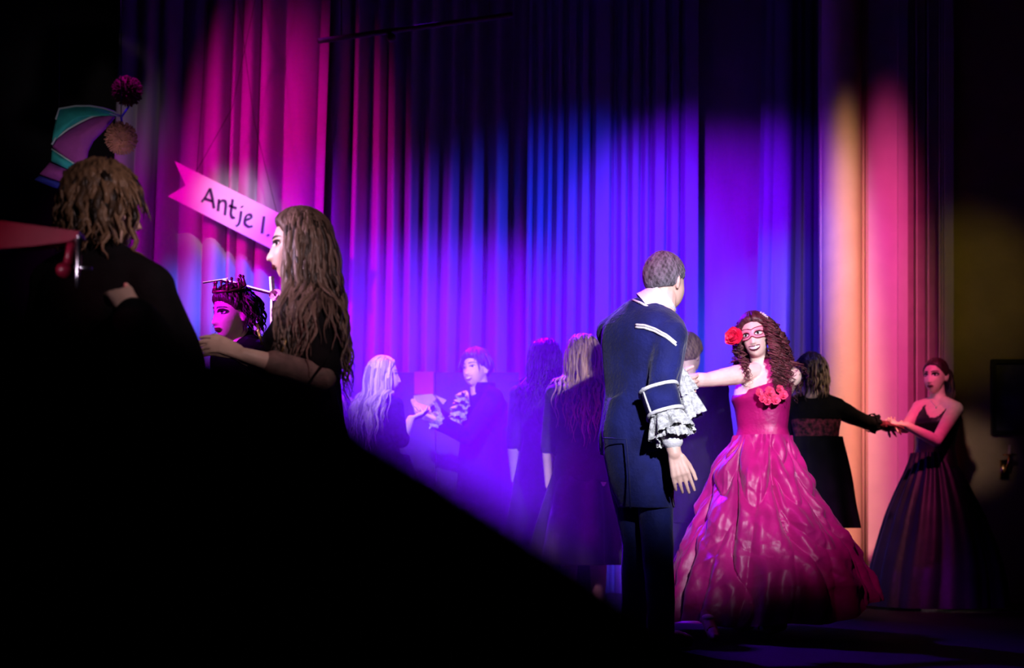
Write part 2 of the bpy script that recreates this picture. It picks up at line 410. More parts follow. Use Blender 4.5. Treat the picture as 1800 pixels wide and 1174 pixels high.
def hand(mb, wrist, d, n, t, k=1.0, curl=(.25, .25, .25, .3), spread=.10, thumb=.7):
    """d: towards the fingers, n: the way the palm faces, t: the side the thumb is on"""
    w_ = np.array(wrist, float); d = unit(d); n = unit(np.array(n, float) - d * np.dot(n, d)); t = unit(np.array(t, float) - d * np.dot(t, d) - n * np.dot(t, n))
    for o in (-.028, -.010, .010, .028):
        mb.capsule(w_ + d * .005 * k + t * o * .55 * k, .0135 * k, w_ + d * .085 * k + t * o * k, .0125 * k)
    for i, (o, L) in enumerate(((.031, .072), (.0105, .080), (-.0105, .075), (-.031, .060))):
        p = w_ + d * .088 * k + t * o * k; ang = 0.05; dd = unit(d + t * o / .031 * spread)
        rad = .0092 * k
        for fr in (.45, .32, .25):
            ang += curl[i]; v = dd * math.cos(ang) + n * math.sin(ang)
            q = p + v * L * fr * k; mb.capsule(p, rad, q, rad * .9, 10); p = q; rad *= .9
    p = w_ + d * .022 * k + t * .024 * k; v = unit(d * .75 + t * thumb + n * .35)
    for L, r0, r1 in ((.046, .0145, .0115), (.034, .0110, .0100), (.026, .0100, .0085)):
        q = p + v * L * k; mb.capsule(p, r0 * k, q, r1 * k, 10); p = q; v = unit(v + d * .25 - t * .12)

class Person:
    """Joints in world space, worked out from the head centre, the turn of the trunk and overrides."""
    def __init__(s, head_c, yaw, hyaw=None, hpitch=0, hroll=0, H=1.68, male=False, hip=None, floor=0.0, sh_drop=0.0):
        s.male = male; s.H = H; k = H / 1.72; s.k = k
        s.yaw = math.radians(yaw); s.left = Vector((math.cos(s.yaw), math.sin(s.yaw), 0)); s.fwd = Vector((math.sin(s.yaw), -math.cos(s.yaw), 0))
        s.head = Head(head_c, yaw if hyaw is None else hyaw, hpitch, hroll, k * (1.02 if male else 1.0), male)
        hc = Vector(head_c)
        s.nb = hc + Vector((0, 0, -.165 * k)) - s.fwd * .030 * k
        s.pel = Vector(hip) if hip is not None else Vector((s.nb.x, s.nb.y, floor + .525 * H)) + s.fwd * .01
        sw = (.185 if male else .158) * k
        s.sh = {1: s.nb + s.left * sw + Vector((0, 0, -.055 * k - sh_drop)), -1: s.nb - s.left * sw + Vector((0, 0, -.055 * k - sh_drop))}
        s.hips = {q: s.pel + s.left * .088 * k * q - Vector((0, 0, .02)) for q in (1, -1)}
        s.knee = {q: Vector((s.hips[q].x, s.hips[q].y, floor + .285 * H)) + s.fwd * .02 for q in (1, -1)}
        s.ank = {q: Vector((s.hips[q].x, s.hips[q].y, floor + .05 * H)) - s.fwd * .01 for q in (1, -1)}
        s.elb = {q: s.sh[q] + Vector((0, 0, -.29 * k)) + s.left * .04 * q for q in (1, -1)}
        s.wri = {q: s.elb[q] + Vector((0, 0, -.25 * k)) + s.fwd * .04 for q in (1, -1)}
        s.hand = {q: None for q in (1, -1)}
        s.base = Vector((s.pel.x, s.pel.y, floor))
    def arm(s, side, elbow, wrist, hand=None): s.elb[side] = Vector(elbow); s.wri[side] = Vector(wrist); s.hand[side] = hand
    def ring(s, t, hw, hd, off=0, n=28):
        c = s.pel.lerp(s.nb, t) + s.fwd * off; a = np.linspace(0, 2 * PI, n, endpoint=False)
        ca, sa = np.cos(a), np.sin(a); e = .85
        x = np.sign(ca) * np.abs(ca) ** e * hw; y = np.sign(sa) * np.abs(sa) ** e * hd
        return np.array(c) + x[:, None] * np.array(s.left) + y[:, None] * np.array(s.fwd)
    def trunk(s, inf=0.0, t0=-.14, t1=1.0):
        k = s.k
        if s.male: T = ((-.16, .145, .105, 0), (0, .165, .118, 0), (.2, .155, .112, .0), (.38, .150, .108, .005), (.6, .165, .118, .005), (.78, .180, .122, .0), (.9, .170, .098, -.01), (.96, .120, .075, -.01), (1.02, .066, .060, -.0))
        else: T = ((-.16, .150, .110, 0), (0, .170, .118, -.005), (.18, .155, .105, .0), (.38, .122, .088, .0), (.58, .135, .100, .008), (.72, .150, .122, .022), (.84, .150, .098, .0), (.93, .125, .075, -.008), (1.02, .055, .052, 0))
        T = np.array(T); ts = np.linspace(max(t0, -.16), min(t1, 1.02), 18)
        return [s.ring(t, (np.interp(t, T[:, 0], T[:, 1])) * k + inf, np.interp(t, T[:, 0], T[:, 2]) * k + inf, np.interp(t, T[:, 0], T[:, 3]) * k) for t in ts]
    def arm_mb(s, mb, q, inf=0.0, upto=1.0):
        k = s.k; m = 1.12 if s.male else 1.0
        mb.capsule(s.nb.lerp(s.sh[q], .35), .050 * k * m + inf, s.sh[q], .056 * k * m + inf)
        mb.chain((s.sh[q], .054 * k * m + inf), (s.sh[q].lerp(s.elb[q], .45), .049 * k * m + inf), (s.elb[q], .039 * k * m + inf))
        if upto >= 1: mb.chain((s.elb[q], .039 * k * m + inf), (s.elb[q].lerp(s.wri[q], .3), .041 * k * m + inf), (s.wri[q], .026 * k * m + inf))
        elif upto > .05: mb.chain((s.elb[q], .039 * k * m + inf), (s.elb[q].lerp(s.wri[q], upto), .038 * k * m + inf))
    def build(s, label, mat=SKIN, voxel=.006, ratio=.3, group=None, legs=True):
        mb = MB(); k = s.k; s.head.add_to(mb)
        mb.capsule(s.head.w([0, .03, -.13]), .052 * k * (1.18 if s.male else 1), s.nb - Vector((0, 0, .02)), .062 * k)
        mb.loft(s.trunk())
        for q in (1, -1):
            s.arm_mb(mb, q)
            hd = s.hand[q]
            if hd is None: dd = (s.wri[q] - s.elb[q]).normalized(); hd = dict(d=dd, n=-s.left * q, t=s.fwd)
            hand(mb, s.wri[q], k=k * (1.05 if s.male else .95), **hd)
            if legs:
                mb.chain((s.hips[q], .085 * k), (s.hips[q].lerp(s.knee[q], .5), .074 * k), (s.knee[q], .054 * k))
                mb.chain((s.knee[q], .054 * k), (s.knee[q].lerp(s.ank[q], .3), .055 * k), (s.ank[q], .038 * k))
                mb.chain((s.ank[q] - s.fwd * .03 - Vector((0, 0, .035)), .036 * k), (s.ank[q] + s.fwd * .14 - Vector((0, 0, .045)), .03 * k))
        r = remesh(mb, voxel, ratio, 2)
        s.body = obj('person', r, mat, loc=s.base, fix=False)
        tag(s.body, label, 'person', group)
        return s.body
    def cols(s, inf=.02, arm=None):
        """capsules hair must stay outside of"""
        k = s.k; A = lambda v: np.array(v)
        o = [(A(s.head.w([0, .02, -.05])), A(s.nb), .06 * k + inf)]
        for q in (1, -1):
            o.append((A(s.nb), A(s.sh[q]), arm * .85 if arm else .065 * k + inf)); o.append((A(s.sh[q]), A(s.elb[q]), arm or .055 * k + inf))
        for t in (.55, .7, .82):
            c = A(s.pel.lerp(s.nb, t)); l = A(s.left) * .08 * k
            o.append((c - l, c + l, .115 * k + inf))
        return o

def wrinkle(mb, amp=.006, freq=14, seed=0, stretch=(1, 1, .6)):
    """soft cloth folds: shift a remeshed shell along its normals"""
    v = np.asarray(mb.v); q = v * np.array(stretch) * freq
    h = np.zeros(len(v)); rr = random.Random(seed)
    for i in range(7):
        d = np.array([rr.gauss(0, 1) for _ in range(3)]); d /= np.linalg.norm(d)
        h += (1 - np.abs(np.sin(q @ d * (.6 + .25 * i) + rr.uniform(0, 6)))) ** 2 / (1 + .25 * i) - .3
    mb.v = v + mb.n * (h * amp / 2)[:, None]
    return mb

def skirt_rows(spec, Y, depth=.85, dy=0):
    """spec: (row px, left px, right px) seen at distance Y -> (z, cx, cy, rx, ry)"""
    o = []
    for py, l, r in spec:
        a = at(l, py, Y); b = at(r, py, Y); rx = (b.x - a.x) / 2
        o.append((a.z, (a.x + b.x) / 2, Y + dy, rx, max(.10, rx * depth)))
    return np.array(o)

def skirt(rows, fold, n=220, m=70, hem=None, inner=False):
    """cloth of revolution with folds; fold(theta, t, z) -> offset in metres; theta 0 = +x, -pi/2 = towards the camera"""
    mb = MB(); z = rows[:, 0]; zi = np.linspace(z[0], z[-1], m)
    th = np.linspace(0, 2 * PI, n, endpoint=False); P = np.zeros((m, n, 3))
    f = lambda i: np.interp(-zi, -z, rows[:, i])
    sm = lambda a: np.convolve(np.pad(a, 3, mode='edge'), np.ones(7) / 7, 'valid')
    cx, cy, rx, ry = sm(f(1)), sm(f(2)), sm(f(3)), sm(f(4))
    t = np.linspace(0, 1, m)
    T, A = np.meshgrid(t, th, indexing='ij')
    o = fold(A, T)
    P[..., 0] = cx[:, None] + (rx[:, None] + o) * np.cos(A); P[..., 1] = cy[:, None] + (ry[:, None] + o) * np.sin(A)
    P[..., 2] = zi[:, None] + (hem(A, T) if hem else 0)
    mb.grid(P, closed_u=True)
    return mb

def frill(mb, c, axis, r0, r1, L, n=120, waves=9, amp=.016, seed=0, scallop=.006, up=None):
    """a ruffled lace cuff round an arm"""
    ax = unit(axis); u = unit(np.cross(ax, [0.3, .9, .1])); v = np.cross(ax, u); rr = random.Random(seed)
    a = np.linspace(0, 2 * PI, n, endpoint=False); rows = []
    ph = rr.uniform(0, 6)
    for j in range(10):
        t = j / 9; r = r0 + (r1 - r0) * t ** .8 + amp * t * (np.sin(waves * a + ph) + .4 * np.sin(waves * 2.3 * a + ph * 2))
        h = L * t + (scallop * np.abs(np.sin(waves * 2 * a)) - .012 * np.sin(2 * a + ph)) * t ** 2
        rows.append(np.array(c) + ax * h[:, None] + r[:, None] * (np.cos(a)[:, None] * u + np.sin(a)[:, None] * v))
    mb.grid(rows, closed_u=True)
# ------------------------------------------------------------------ the setting
FLOORM = material('black_stage_floor', (.006, .005, .006), .95, .3, 3, .2, 30, spec=.03, stretch=(1, .2, 1))
DARKW = material('dark_hall_paint', (.012, .011, .012), .9, .2, 5, .1, 40)
YELLOW = material('ochre_wall_paint', (.52, .42, .20), .85, .08, 4, .25, 60)
PLASTER = material('pale_plaster', (.74, .68, .62), .8, .05, 5, .15, 60)
TAN = material('tan_painted_pilaster', (.74, .56, .40), .8, .05, 5, .15, 60)
PANELM = material('pale_panel_paint', (.72, .66, .68), .6, .04, 5, .1, 60)
WOODM = material('painted_wood_trim', (.62, .46, .38), .55, .1, 6, .15, 60, stretch=(1, 1, .1))

V3 = Vector
def slab(name, c, h, mat):
    m = MB(); m.box(c, h); return struct(obj(name, m, mat, smooth=False, loc=(c[0], c[1], c[2])))
slab('floor', (0, 7.3, -.06), (6.2, 4.35, .06), FLOORM)
slab('floor', (0, .7, -.87), (6.2, 2.3, .06), DARKW)
slab('wall_front', (0, 2.97, -.46), (6.2, .03, .40), DARKW)
slab('wall_back', (0, 11.6, 2.9), (6.2, .06, 3.8), DARKW)
slab('wall_left', (-6.2, 5.0, 2.6), (.06, 6.6, 3.6), DARKW)
slab('wall_right', (6.2, 5.0, 2.6), (.06, 6.6, 3.6), DARKW)
slab('wall_rear', (0, -1.6, 2.6), (6.2, .06, 3.6), DARKW)
slab('ceiling', (0, 5.0, 6.1), (6.2, 6.6, .06), DARKW)
TAPE = material('pale_floor_tape', (.50, .46, .50), .6, .1, 10, .1, 60)
m = MB(); m.box((1.09, 8.12, .003), (.215, .16, .003)); m.box((1.33 + .03, 8.12, .003), (.02, .12, .003))
tag(obj('floor_tape', m, TAPE, loc=(1.09, 8.12, 0), smooth=False), 'short pale strip of tape on the dark stage floor under the red gown', 'tape')

# right side of the stage: pilaster, panel, sliding leaves, post, ochre wall
YR = 10.0
X = lambda px, Y=YR: (px - HX) / F * Y
Z0, Z1 = 0.0, 5.6
a = np.linspace(PI, 2 * PI, 40); prof = []
for q in a: prof.append((X(1484) + X(1484 + 34) * 0 + .143 * np.sign(np.cos(q)) * abs(np.cos(q)) ** .9, YR + .10 + .20 * np.sin(q) * abs(np.sin(q)) ** .0))
m = MB(); m.grid([[(x, y, z) for x, y in prof] for z in np.linspace(Z0, Z1, 12)])
m.box((X(1484), YR + .16, 2.8), (.143, .05, 2.8))
struct(obj('trim_1', m, TAN, loc=(X(1484), YR, 0)))['label'] = 'rounded pale pilaster lit orange'
n = 2
def bead(px, r, mat, dy=0.0):
    global n
    m = MB(); m.tube([(X(px), YR + dy, z) for z in np.linspace(Z0, Z1, 5)], r, 10); o = obj('trim_%d' % n, m, mat, loc=(X(px), YR + dy, 0)); n += 1; return struct(o)
def strip(px0, px1, dy, mat, yaw=0.0, name=None):
    global n
    c = (X(px0) + X(px1)) / 2; h = (X(px1) - X(px0)) / 2
    m = MB(); m.box((c, YR + dy + .02, 2.8), (h / max(.3, math.cos(yaw)), .02, 2.8), Matrix.Rotation(yaw, 3, 'Z')); o = obj('trim_%d' % n, m, mat, loc=(c, YR + dy, 0), smooth=False); n += 1; return struct(o)
strip(1515, 1530, .06, WOODM); bead(1520, .012, WOODM, .04); bead(1526, .010, WOODM, .04)
strip(1528, 1598, .04, PANELM)
strip(1580, 1597, .018, PANELM, .0)
LEAF = material('brown_leaf_paint', (.40, .30, .30), .6, .1, 6, .1, 60)
strip(1597, 1614, .10, LEAF, -.5); strip(1613, 1634, .10, LEAF, -.5); strip(1633, 1656, .10, LEAF, -.5)
for px in (1613.5, 1634): bead(px, .0065, PLASTER, .03)
for px in (1654, 1658.5, 1663): bead(px, .008, PLASTER, .03)
strip(1663, 1678, .02, PLASTER)
slab('wall_right', (X(1678) + 1.5, YR + .16, 2.8), (1.5, .06, 2.8), YELLOW)

# ------------------------------------------------------------------ curtains
CURT = material('pale_stage_curtain', (.50, .46, .52), .85, .08, 6, .25, 120, sheen=.1, stretch=(1, 1, .15))
CURT2 = material('blue_grey_stage_curtain', (.40, .42, .60), .85, .08, 6, .25, 120, sheen=.1, stretch=(1, 1, .15))
CURTD = material('dark_blue_leg_curtain', (.05, .05, .11), .85, .1, 6, .25, 120, sheen=.1, stretch=(1, 1, .15))
def curtain(px0, px1, Y, grooves, depth, label, mat, lean0=.03, lean1=.0, power=.55, zb=.03, zt=5.5, sway=.010, step=2.2, sharp=False):
    """cloth hanging in folds: grooves are (pixel column at row 420, depth factor); between them it bulges forward"""
    g = sorted(grooves); gx = [px0 - 12] + [q[0] for q in g] + [px1 + 12]; gd = [.6] + [q[1] for q in g] + [.6]
    xs = np.arange(px0, px1 + .1, step); zs = np.linspace(zb, zt, 26); rows = []
    for z in zs:
        row = []
        for i, x in enumerate(xs):
            k = max(j for j in range(len(gx) - 1) if gx[j] <= x); a_, b_ = gx[k], gx[k + 1]
            t = (x - a_) / (b_ - a_)
            D = depth * (gd[k] * (1 - t) + gd[k + 1] * t) * min(1, (b_ - a_) / 34) ** .7
            if sharp: f = min(1, min(t, 1 - t) * (b_ - a_) / 6.5) ** .6
            else: f = math.sin(PI * t) ** power
            lean = (lean0 + (lean1 - lean0) * (x - px0) / (px1 - px0)) * (z - 2.9)
            wob = sway * math.sin(z * 1.1 + x * .035) * (1.2 - z / 6)
            row.append((X(x, Y) + lean + wob, Y - D * f + .02 * math.sin(x * .021 + z * .5), z))
        rows.append(row)
    m = MB(); m.grid(rows)
    o = obj('stage_curtain', m, mat, loc=((X(px0, Y) + X(px1, Y)) / 2, Y, zb)); return tag(o, label, 'curtain')
curtain(205, 572, 11.0, [(235, .8), (272, 1), (312, .35), (356, .7), (402, 1.2), (418, .6), (450, 1.0), (494, .25), (553, .5)], .16,
        'stage curtain panel lit pink and magenta behind the hanging name banner', CURT, .03, .03)
curtain(556, 934, 11.32, [(560, .6), (615, 1.4), (646, .4), (677, .9), (709, 1.2), (742, 1.2), (775, .8), (810, 1.0), (852, 1.2), (898, 1.1)], .26,
        'softly folded stage curtain lit violet and blue behind the smiling man', CURT, .025, .012, .8)
curtain(926, 1224, 11.0, [(937, 1), (956, 1), (971, 1), (990, 1), (1014, 1), (1037, 1), (1074, 1), (1084, 1), (1104, 1), (1126, 1), (1143, 1), (1171, 1), (1195, 1)], .15,
        'sharply pleated bright blue stage curtain behind the man in navy', CURT2, .012, .004, sharp=True, sway=.004, step=1.3)
curtain(1216, 1345, 11.25, [(1226, .6)], .10, 'flat smooth purple stage curtain behind the woman in the red gown', CURT, .0, .012, .3)
curtain(1332, 1402, 10.9, [(1340, .4), (1356, .5), (1389, .8)], .09, 'narrow blue curtain leg behind the red gown woman, beside dark folds', CURT2, .012, .012)
curtain(1386, 1458, 10.75, [(1396, .8), (1410, .8), (1429, 1)], .10, 'dark navy curtain leg folded beside the orange pilaster', CURTD, .012, .01)

# low dark screen on the stage behind the smiling man, with sheets hung on it
SCREEN = material('dark_screen_cloth', (.035, .03, .05), .8, .2, 6, .2, 60)
Y = 10.5
s_ = empty('folding_screen', (at(805, 800, Y).x, Y, 0)); tag(s_, 'low dark screen standing before the violet curtain with a magenta sheet on it', 'screen')
for l, r in ((693, 765), (767, 838), (840, 912)):
    m = MB(); a_, b_ = at(l, 655, Y), at(r, 655, Y); m.box(((a_.x + b_.x) / 2, Y, a_.z / 2 + .02), ((b_.x - a_.x) / 2, .02, a_.z / 2 - .02)); obj('panel', m, SCREEN, s_, smooth=False)
    for x in (a_.x + .02, b_.x - .02):
        m = MB(); m.box((x, Y, .02), (.02, .12, .02)); obj('foot', m, SCREEN, s_, smooth=False)
MAG = material('magenta_sheet', (.62, .04, .38), .7, .05, 20, .1, 60)
PALE = material('pale_lilac_paper', (.66, .58, .66), .7, .05, 20, .1, 60)
m = MB(); m.plate([at(728, 653, Y - .035), at(762, 653, Y - .035), at(762, 693, Y - .035), at(728, 693, Y - .035)], .012); obj('sheet', m, MAG, s_, smooth=False, label='magenta square sheet')
m = MB(); m.plate([at(727, 695, Y - .04), at(760, 692, Y - .04), at(767, 700, Y - .04), at(755, 716, Y - .04), at(727, 720, Y - .04)], .012); obj('sheet', m, PALE, s_, smooth=False, label='pale lilac sheet')
m = MB(); m.plate([at(764, 694, Y - .05), at(785, 703, Y - .05), at(779, 711, Y - .05)], .012); obj('sheet', m, PALE, s_, smooth=False, label='small pale corner of paper')

# ------------------------------------------------------------------ hanging name banner
CARD = material('pale_card', (.80, .74, .78), .75, .03, 10, .08, 60)
INK = material('dark_blue_ink', (.02, .02, .06), .6, .1, 20, 0)
THREAD = material('dark_thread', (.02, .015, .02), .8, .1, 20, 0)
Y = 10.62
b_ = empty('name_banner', at(400, 345, Y)); tag(b_, 'pale swallow-tailed name banner hanging aslant in front of the pink curtain', 'banner')
m = MB(); m.plate([at(307, 283, Y), at(545, 402, Y), at(525, 428, Y), at(533, 466, Y), at(295, 345, Y), at(326, 326, Y)], .02); obj('card', m, CARD, b_, smooth=False)
def letter(strokes):
    """strokes: polylines in picture rows; swept with a slanted broad nib"""
    m = MB()
    for st in strokes:
        p = np.array(st, float); t = np.linspace(0, 1, len(p)); ti = np.linspace(0, 1, max(2, len(p) * 5))
        if len(p) > 2:
            q = np.stack([np.interp(ti, t, p[:, 0]), np.interp(ti, t, p[:, 1])], 1)
            for _ in range(3): q[1:-1] = (q[:-2] + 2 * q[1:-1] + q[2:]) / 4
        else: q = np.stack([np.interp(ti, t, p[:, 0]), np.interp(ti, t, p[:, 1])], 1)
        d = np.gradient(q, axis=0); d /= np.linalg.norm(d, axis=1)[:, None] + 1e-9
        nib = np.array((.80, -.60)); wd = 1.3 + 1.3 * np.abs(d[:, 0] * nib[1] - d[:, 1] * nib[0])
        nn = np.stack([-d[:, 1], d[:, 0]], 1)
        b = len(m.v); N = len(q)
        for yy in (Y - .006, Y + .001):
            for sd in (-1, 1):
                for i in range(N): m.v.append(tuple(at(*(q[i] + nn[i] * sd * wd[i]), yy)))
        for i in range(N - 1):
            A, B, C_, D = (b + i, b + N + i, b + 2 * N + i, b + 3 * N + i)
            m.f += [(A, A + 1, B + 1, B), (C_, D, D + 1, C_ + 1), (A, C_, C_ + 1, A + 1), (B, B + 1, D + 1, D)]
        for i in (0, N - 1): m.f.append((b + i, b + N + i, b + 3 * N + i, b + 2 * N + i))
    return m
for st in (
    [[(354, 355), (361, 346), (369, 331)], [(369, 331), (373, 348), (376, 366)], [(360, 349), (374, 354)]],
    [[(385, 350), (383, 371)], [(384, 358), (390, 352), (396, 353), (397, 360), (395, 378)]],
    [[(409, 350), (405, 376), (408, 383), (413, 382)], [(402, 361), (416, 366)]],
    [[(424, 371), (421, 390), (418, 396), (414, 397)], [(425, 362), (426, 364)]],
    [[(431, 387), (442, 383), (441, 377), (434, 377), (430, 385), (430, 394), (437, 399), (444, 397)]],
    [[(464, 380), (460, 410)]],
    [[(470.5, 412), (471.5, 414.5)]]):
    obj('letter', letter(st), INK, b_, smooth=False)
for (a0, b0) in (((344, 303), (408, 190)), ((346, 303), (357, 150)), ((487, 376), (447, 215))):
    m = MB(); m.tube([at(*a0, Y + .01), at(*b0, Y + .01), at(b0[0] + (b0[0] - a0[0]) * 1.0, b0[1] - 300, Y + .01)], .0025, 5); obj('thread', m, THREAD, b_)

# ------------------------------------------------------------------ jester cap decoration and pompoms
TEAL = material('teal_felt', (.03, .42, .40), .85, .1, 15, .3, 90)
PURP = material('purple_felt', (.38, .06, .36), .85, .1, 15, .3, 90)
DBLUE = material('blue_felt', (.03, .04, .40), .85, .1, 15, .3, 90)
PIPE = material('pale_piping', (.45, .55, .60), .7, .05, 20, 0)
Y = 8.2
hat = empty('jester_cap', at(125, 330, Y)); tag(hat, 'large flat teal and purple jester cap decoration on the dark left side', 'decoration')
def felt(pts, mat, dy, pipe=None):
    p = np.array([tuple(at(*q, Y + dy)) for q in pts]); n = len(p)
    q = np.concatenate([p, p[:1]]); 
    c = p.mean(0); m = MB()
    rings = [c + (p - c) * f + np.array((0, -.05 * (1 - f ** 2), 0)) for f in (.05, .35, .65, .9, 1.0)] + [p + (0, .03, 0)]
    m.loft(rings); obj('felt_panel', m, mat, hat)
    if pipe:
        m = MB(); m.tube([at(*k, Y + dy - .01) for k in pipe], .006, 6); obj('piping', m, PIPE, hat)
U_ = [(91, 254), (93, 233), (98, 210), (104, 191), (133, 186), (159, 186), (181, 190), (199, 196), (214, 204), (190, 200), (164, 204), (142, 214), (119, 227), (97, 244)]
felt(U_, TEAL, 0, U_[2:] + [U_[0]])
felt([(92, 258), (98, 246), (120, 229), (142, 216), (164, 206), (190, 202), (200, 204), (184, 224), (162, 246), (153, 264), (149, 290), (131, 288), (111, 275)], PURP, .01)
felt([(91, 262), (112, 276), (131, 288), (121, 298), (105, 290), (90, 283)], TEAL, 0, [(91, 262), (112, 276), (131, 288)])
felt([(87, 285), (104, 292), (122, 300), (128, 318), (116, 322), (92, 314), (69, 306)], PURP, 0)
felt([(68, 308), (92, 316), (118, 324), (122, 336), (90, 327), (60, 316)], DBLUE, .01)
def pompom(px, py, r, Yp, mat, label):
    m = MB(); c = np.array(at(px, py, Yp)); R = r / F * Yp; m.ball(c, R * .86, None, 24, 18); rr = random.Random(int(px))
    for i in range(420):
        d = unit([rr.gauss(0, 1) for _ in range(3)]); L = R * rr.uniform(.96, 1.08)
        m.tube([c + d * R * .7, c + d * L], [R * .07, R * .03], 4)
    return obj('pompom', m, mat, hat, label=label)
pompom(213, 243, 28, 8.1, material('orange_wool', (.62, .26, .20), .95, .2, 30, .4, 120), 'orange pompom')
pompom(224, 160, 26, 8.35, material('dark_red_wool', (.12, .012, .008), .95, .2, 30, .4, 120), 'dark red pompom')

for px, py in ((104, 192), (213, 220)):
    m = MB(); q = at(px, py, 8.22); m.tube([q, V3((q.x, q.y, 6.04))], .003, 5); obj('hanging_wire', m, THREAD, hat)
m = MB(); m.tube([at(213, 205, 8.2), at(215, 222, 8.12)], .006, 6); m2_ = MB(); m2_.tube([at(214, 205, 8.2), at(226, 188, 8.35), at(224, 165, 8.35)], .006, 6)
obj('cord', m, DBLUE, hat); obj('cord', m2_, DBLUE, hat)
# ------------------------------------------------------------------ lighting bar, uplights, picture, sconce, lectern
STEEL = material('dark_red_steel', (.08, .012, .016), .6, .1, 10, .1, 60, metal=0)
bar = empty('lighting_bar', at(720, 52, 9.2)); tag(bar, 'thin lighting bar under the dark ceiling above the curtains', 'bar')
m = MB(); m.tube([at(560, 72, 9.0), at(660, 58, 9.2), at(780, 42, 9.4), at(900, 26, 9.6)], .018, 8); obj('pipe', m, STEEL, bar)
m = MB(); m.tube([at(683, 56, 9.2), at(686, 63, 9.2)], .014, 6); m.ball(at(688, 66, 9.2), .03, None, 12, 8); obj('clamp', m, STEEL, bar)
for px in (600, 860):
    m = MB(); p = at(px, 66 - (px - 560) * .117, 9.05 + (px - 560) / 560); m.tube([p, Vector((p.x, p.y, 6.05))], .006, 5); obj('hanger', m, STEEL, bar)
CASE = material('black_lamp_case', (.012, .012, .013), .5, .1, 10, .1, 60)
LENS = material('lamp_lens', (.5, .5, .55), .1, .02, 10, 0)
def uplight(x, y, label):
    u = empty('uplight', (x, y, 0)); tag(u, label, 'stage light')
    m = MB(); m.tube([(x, y - .05, .08), (x, y + .01, .10)], [.07, .07], 16); obj('case', m, CASE, u, smooth=False)
    m = MB(); m.tube([(x, y + .011, .1005), (x, y + .014, .1015)], .055, 16); obj('lens', m, LENS, u, smooth=False)
    m = MB(); m.tube([(x - .085, y - .02, .09), (x - .085, y - .02, .01), (x + .085, y - .02, .01), (x + .085, y - .02, .09)], .010, 6); obj('bracket', m, CASE, u)
uplight(2.66, 9.20, 'small dark stage lamp on the floor below the pink panel')
uplight(2.20, 9.15, 'small dark stage lamp on the floor below the orange pilaster')
FRAMEM = material('black_picture_frame', (.02, .02, .022), .4, .1, 10, .1, 60)
PICM = material('dim_grey_picture', (.10, .10, .13), .5, .6, 5, .1, 60)
Yp = YR + .085
pf = empty('picture_frame', at(1790, 695, Yp)); tag(pf, 'dark framed picture hanging on the ochre wall at the right edge', 'picture')
a_, b_ = at(1742, 632, Yp), at(1862, 764, Yp)
m = MB(); m.box(((a_.x + b_.x) / 2, Yp, (a_.z + b_.z) / 2), ((b_.x - a_.x) / 2 - .03, .008, (a_.z - b_.z) / 2 - .03)); obj('picture', m, PICM, pf, smooth=False)
for (x0, x1, z0, z1) in ((a_.x, b_.x, a_.z - .03, a_.z), (a_.x, b_.x, b_.z, b_.z + .03), (a_.x, a_.x + .03, b_.z + .03, a_.z - .03), (b_.x - .03, b_.x, b_.z + .03, a_.z - .03)):
    m = MB(); m.box(((x0 + x1) / 2, Yp - .01, (z0 + z1) / 2), ((x1 - x0) / 2, .02, (z1 - z0) / 2)); obj('frame_bar', m, FRAMEM, pf, smooth=False)
Ys = YR - .02
sc_ = empty('wall_sconce', at(1775, 800, Ys)); tag(sc_, 'small brass candle sconce glinting below the framed picture', 'lamp')
BRASS = material('brass', (.8, .5, .16), .25, .1, 10, .1, 60, metal=1)
c = at(1775, 800, Ys)
m = MB(); m.tube([c + Vector((0, .0, -.002)), c + Vector((0, 0, .006))], [.045, .055], 20); obj('drip_plate', m, BRASS, sc_)
m = MB(); m.tube([c + Vector((0, .10, -.10)), c + Vector((-.02, .05, -.12)), c + Vector((-.01, .0, -.06)), c], .009, 8); m.box(c + Vector((0, .11, -.10)), (.03, .01, .07)); obj('arm', m, BRASS, sc_)
m = MB(); m.tube([c + Vector((0, 0, .004)), c + Vector((0, 0, .075))], .010, 12); obj('candle', m, material('cream_candle', (.8, .7, .5), .5, .05, 20, 0), sc_)

LACQ = material('dark_red_lacquer', (.20, .006, .025), .35, .15, 6, .05, 40)
Yl = 3.42
le = empty('lectern', (at(60, 500, Yl).x, Yl, 0)); tag(le, 'dark red lacquered desk with chrome rod at the far left edge', 'lectern')
m = MB(); P_ = [at(-120, 372, Yl), at(40, 393, Yl), at(138, 406, Yl), at(140, 416, Yl), at(120, 424, Yl), at(60, 432, Yl), at(-120, 446, Yl)]; m.plate(P_, .05); obj('desk_top', m, LACQ, le, smooth=False)
m = MB(); m.tube([at(127, 424, Yl + .02), at(123, 448, Yl + .02), at(121, 464, Yl + .02)], [.013, .012, .014], 10); m.ball(at(116, 475, Yl + .02), (.025, .025, .02), None, 14, 10); obj('tube_leg', m, LACQ, le)
m = MB(); m.tube([at(138, 423, Yl - .03), at(138, 463, Yl - .03), at(137, 480, Yl - .03), at(135, 505, Yl - .03)], [.007, .007, .006, .003], 10); m.tube([at(131, 469, Yl - .03), at(161, 472, Yl - .03)], .004, 8); obj('chrome_rod', m, SILVER, le)
m = MB(); b0 = at(-60, 440, Yl + .11); m.tube([(b0.x, b0.y, b0.z), (b0.x, b0.y, .03)], .035, 12); m.box((b0.x, b0.y, .015), (.18, .15, .015)); obj('pedestal', m, CASE, le)
m = MB(); m.tube([at(138, 424, Yl - .03), at(134, 421, Yl + .03)], .006, 8); m.ball(at(139, 416, Yl - .02), .006, None, 10, 8); obj('bolt', m, SILVER, le)
# ------------------------------------------------------------------ the dancers
V = Vector
def dirv(a, b): return (Vector(b) - Vector(a)).normalized()

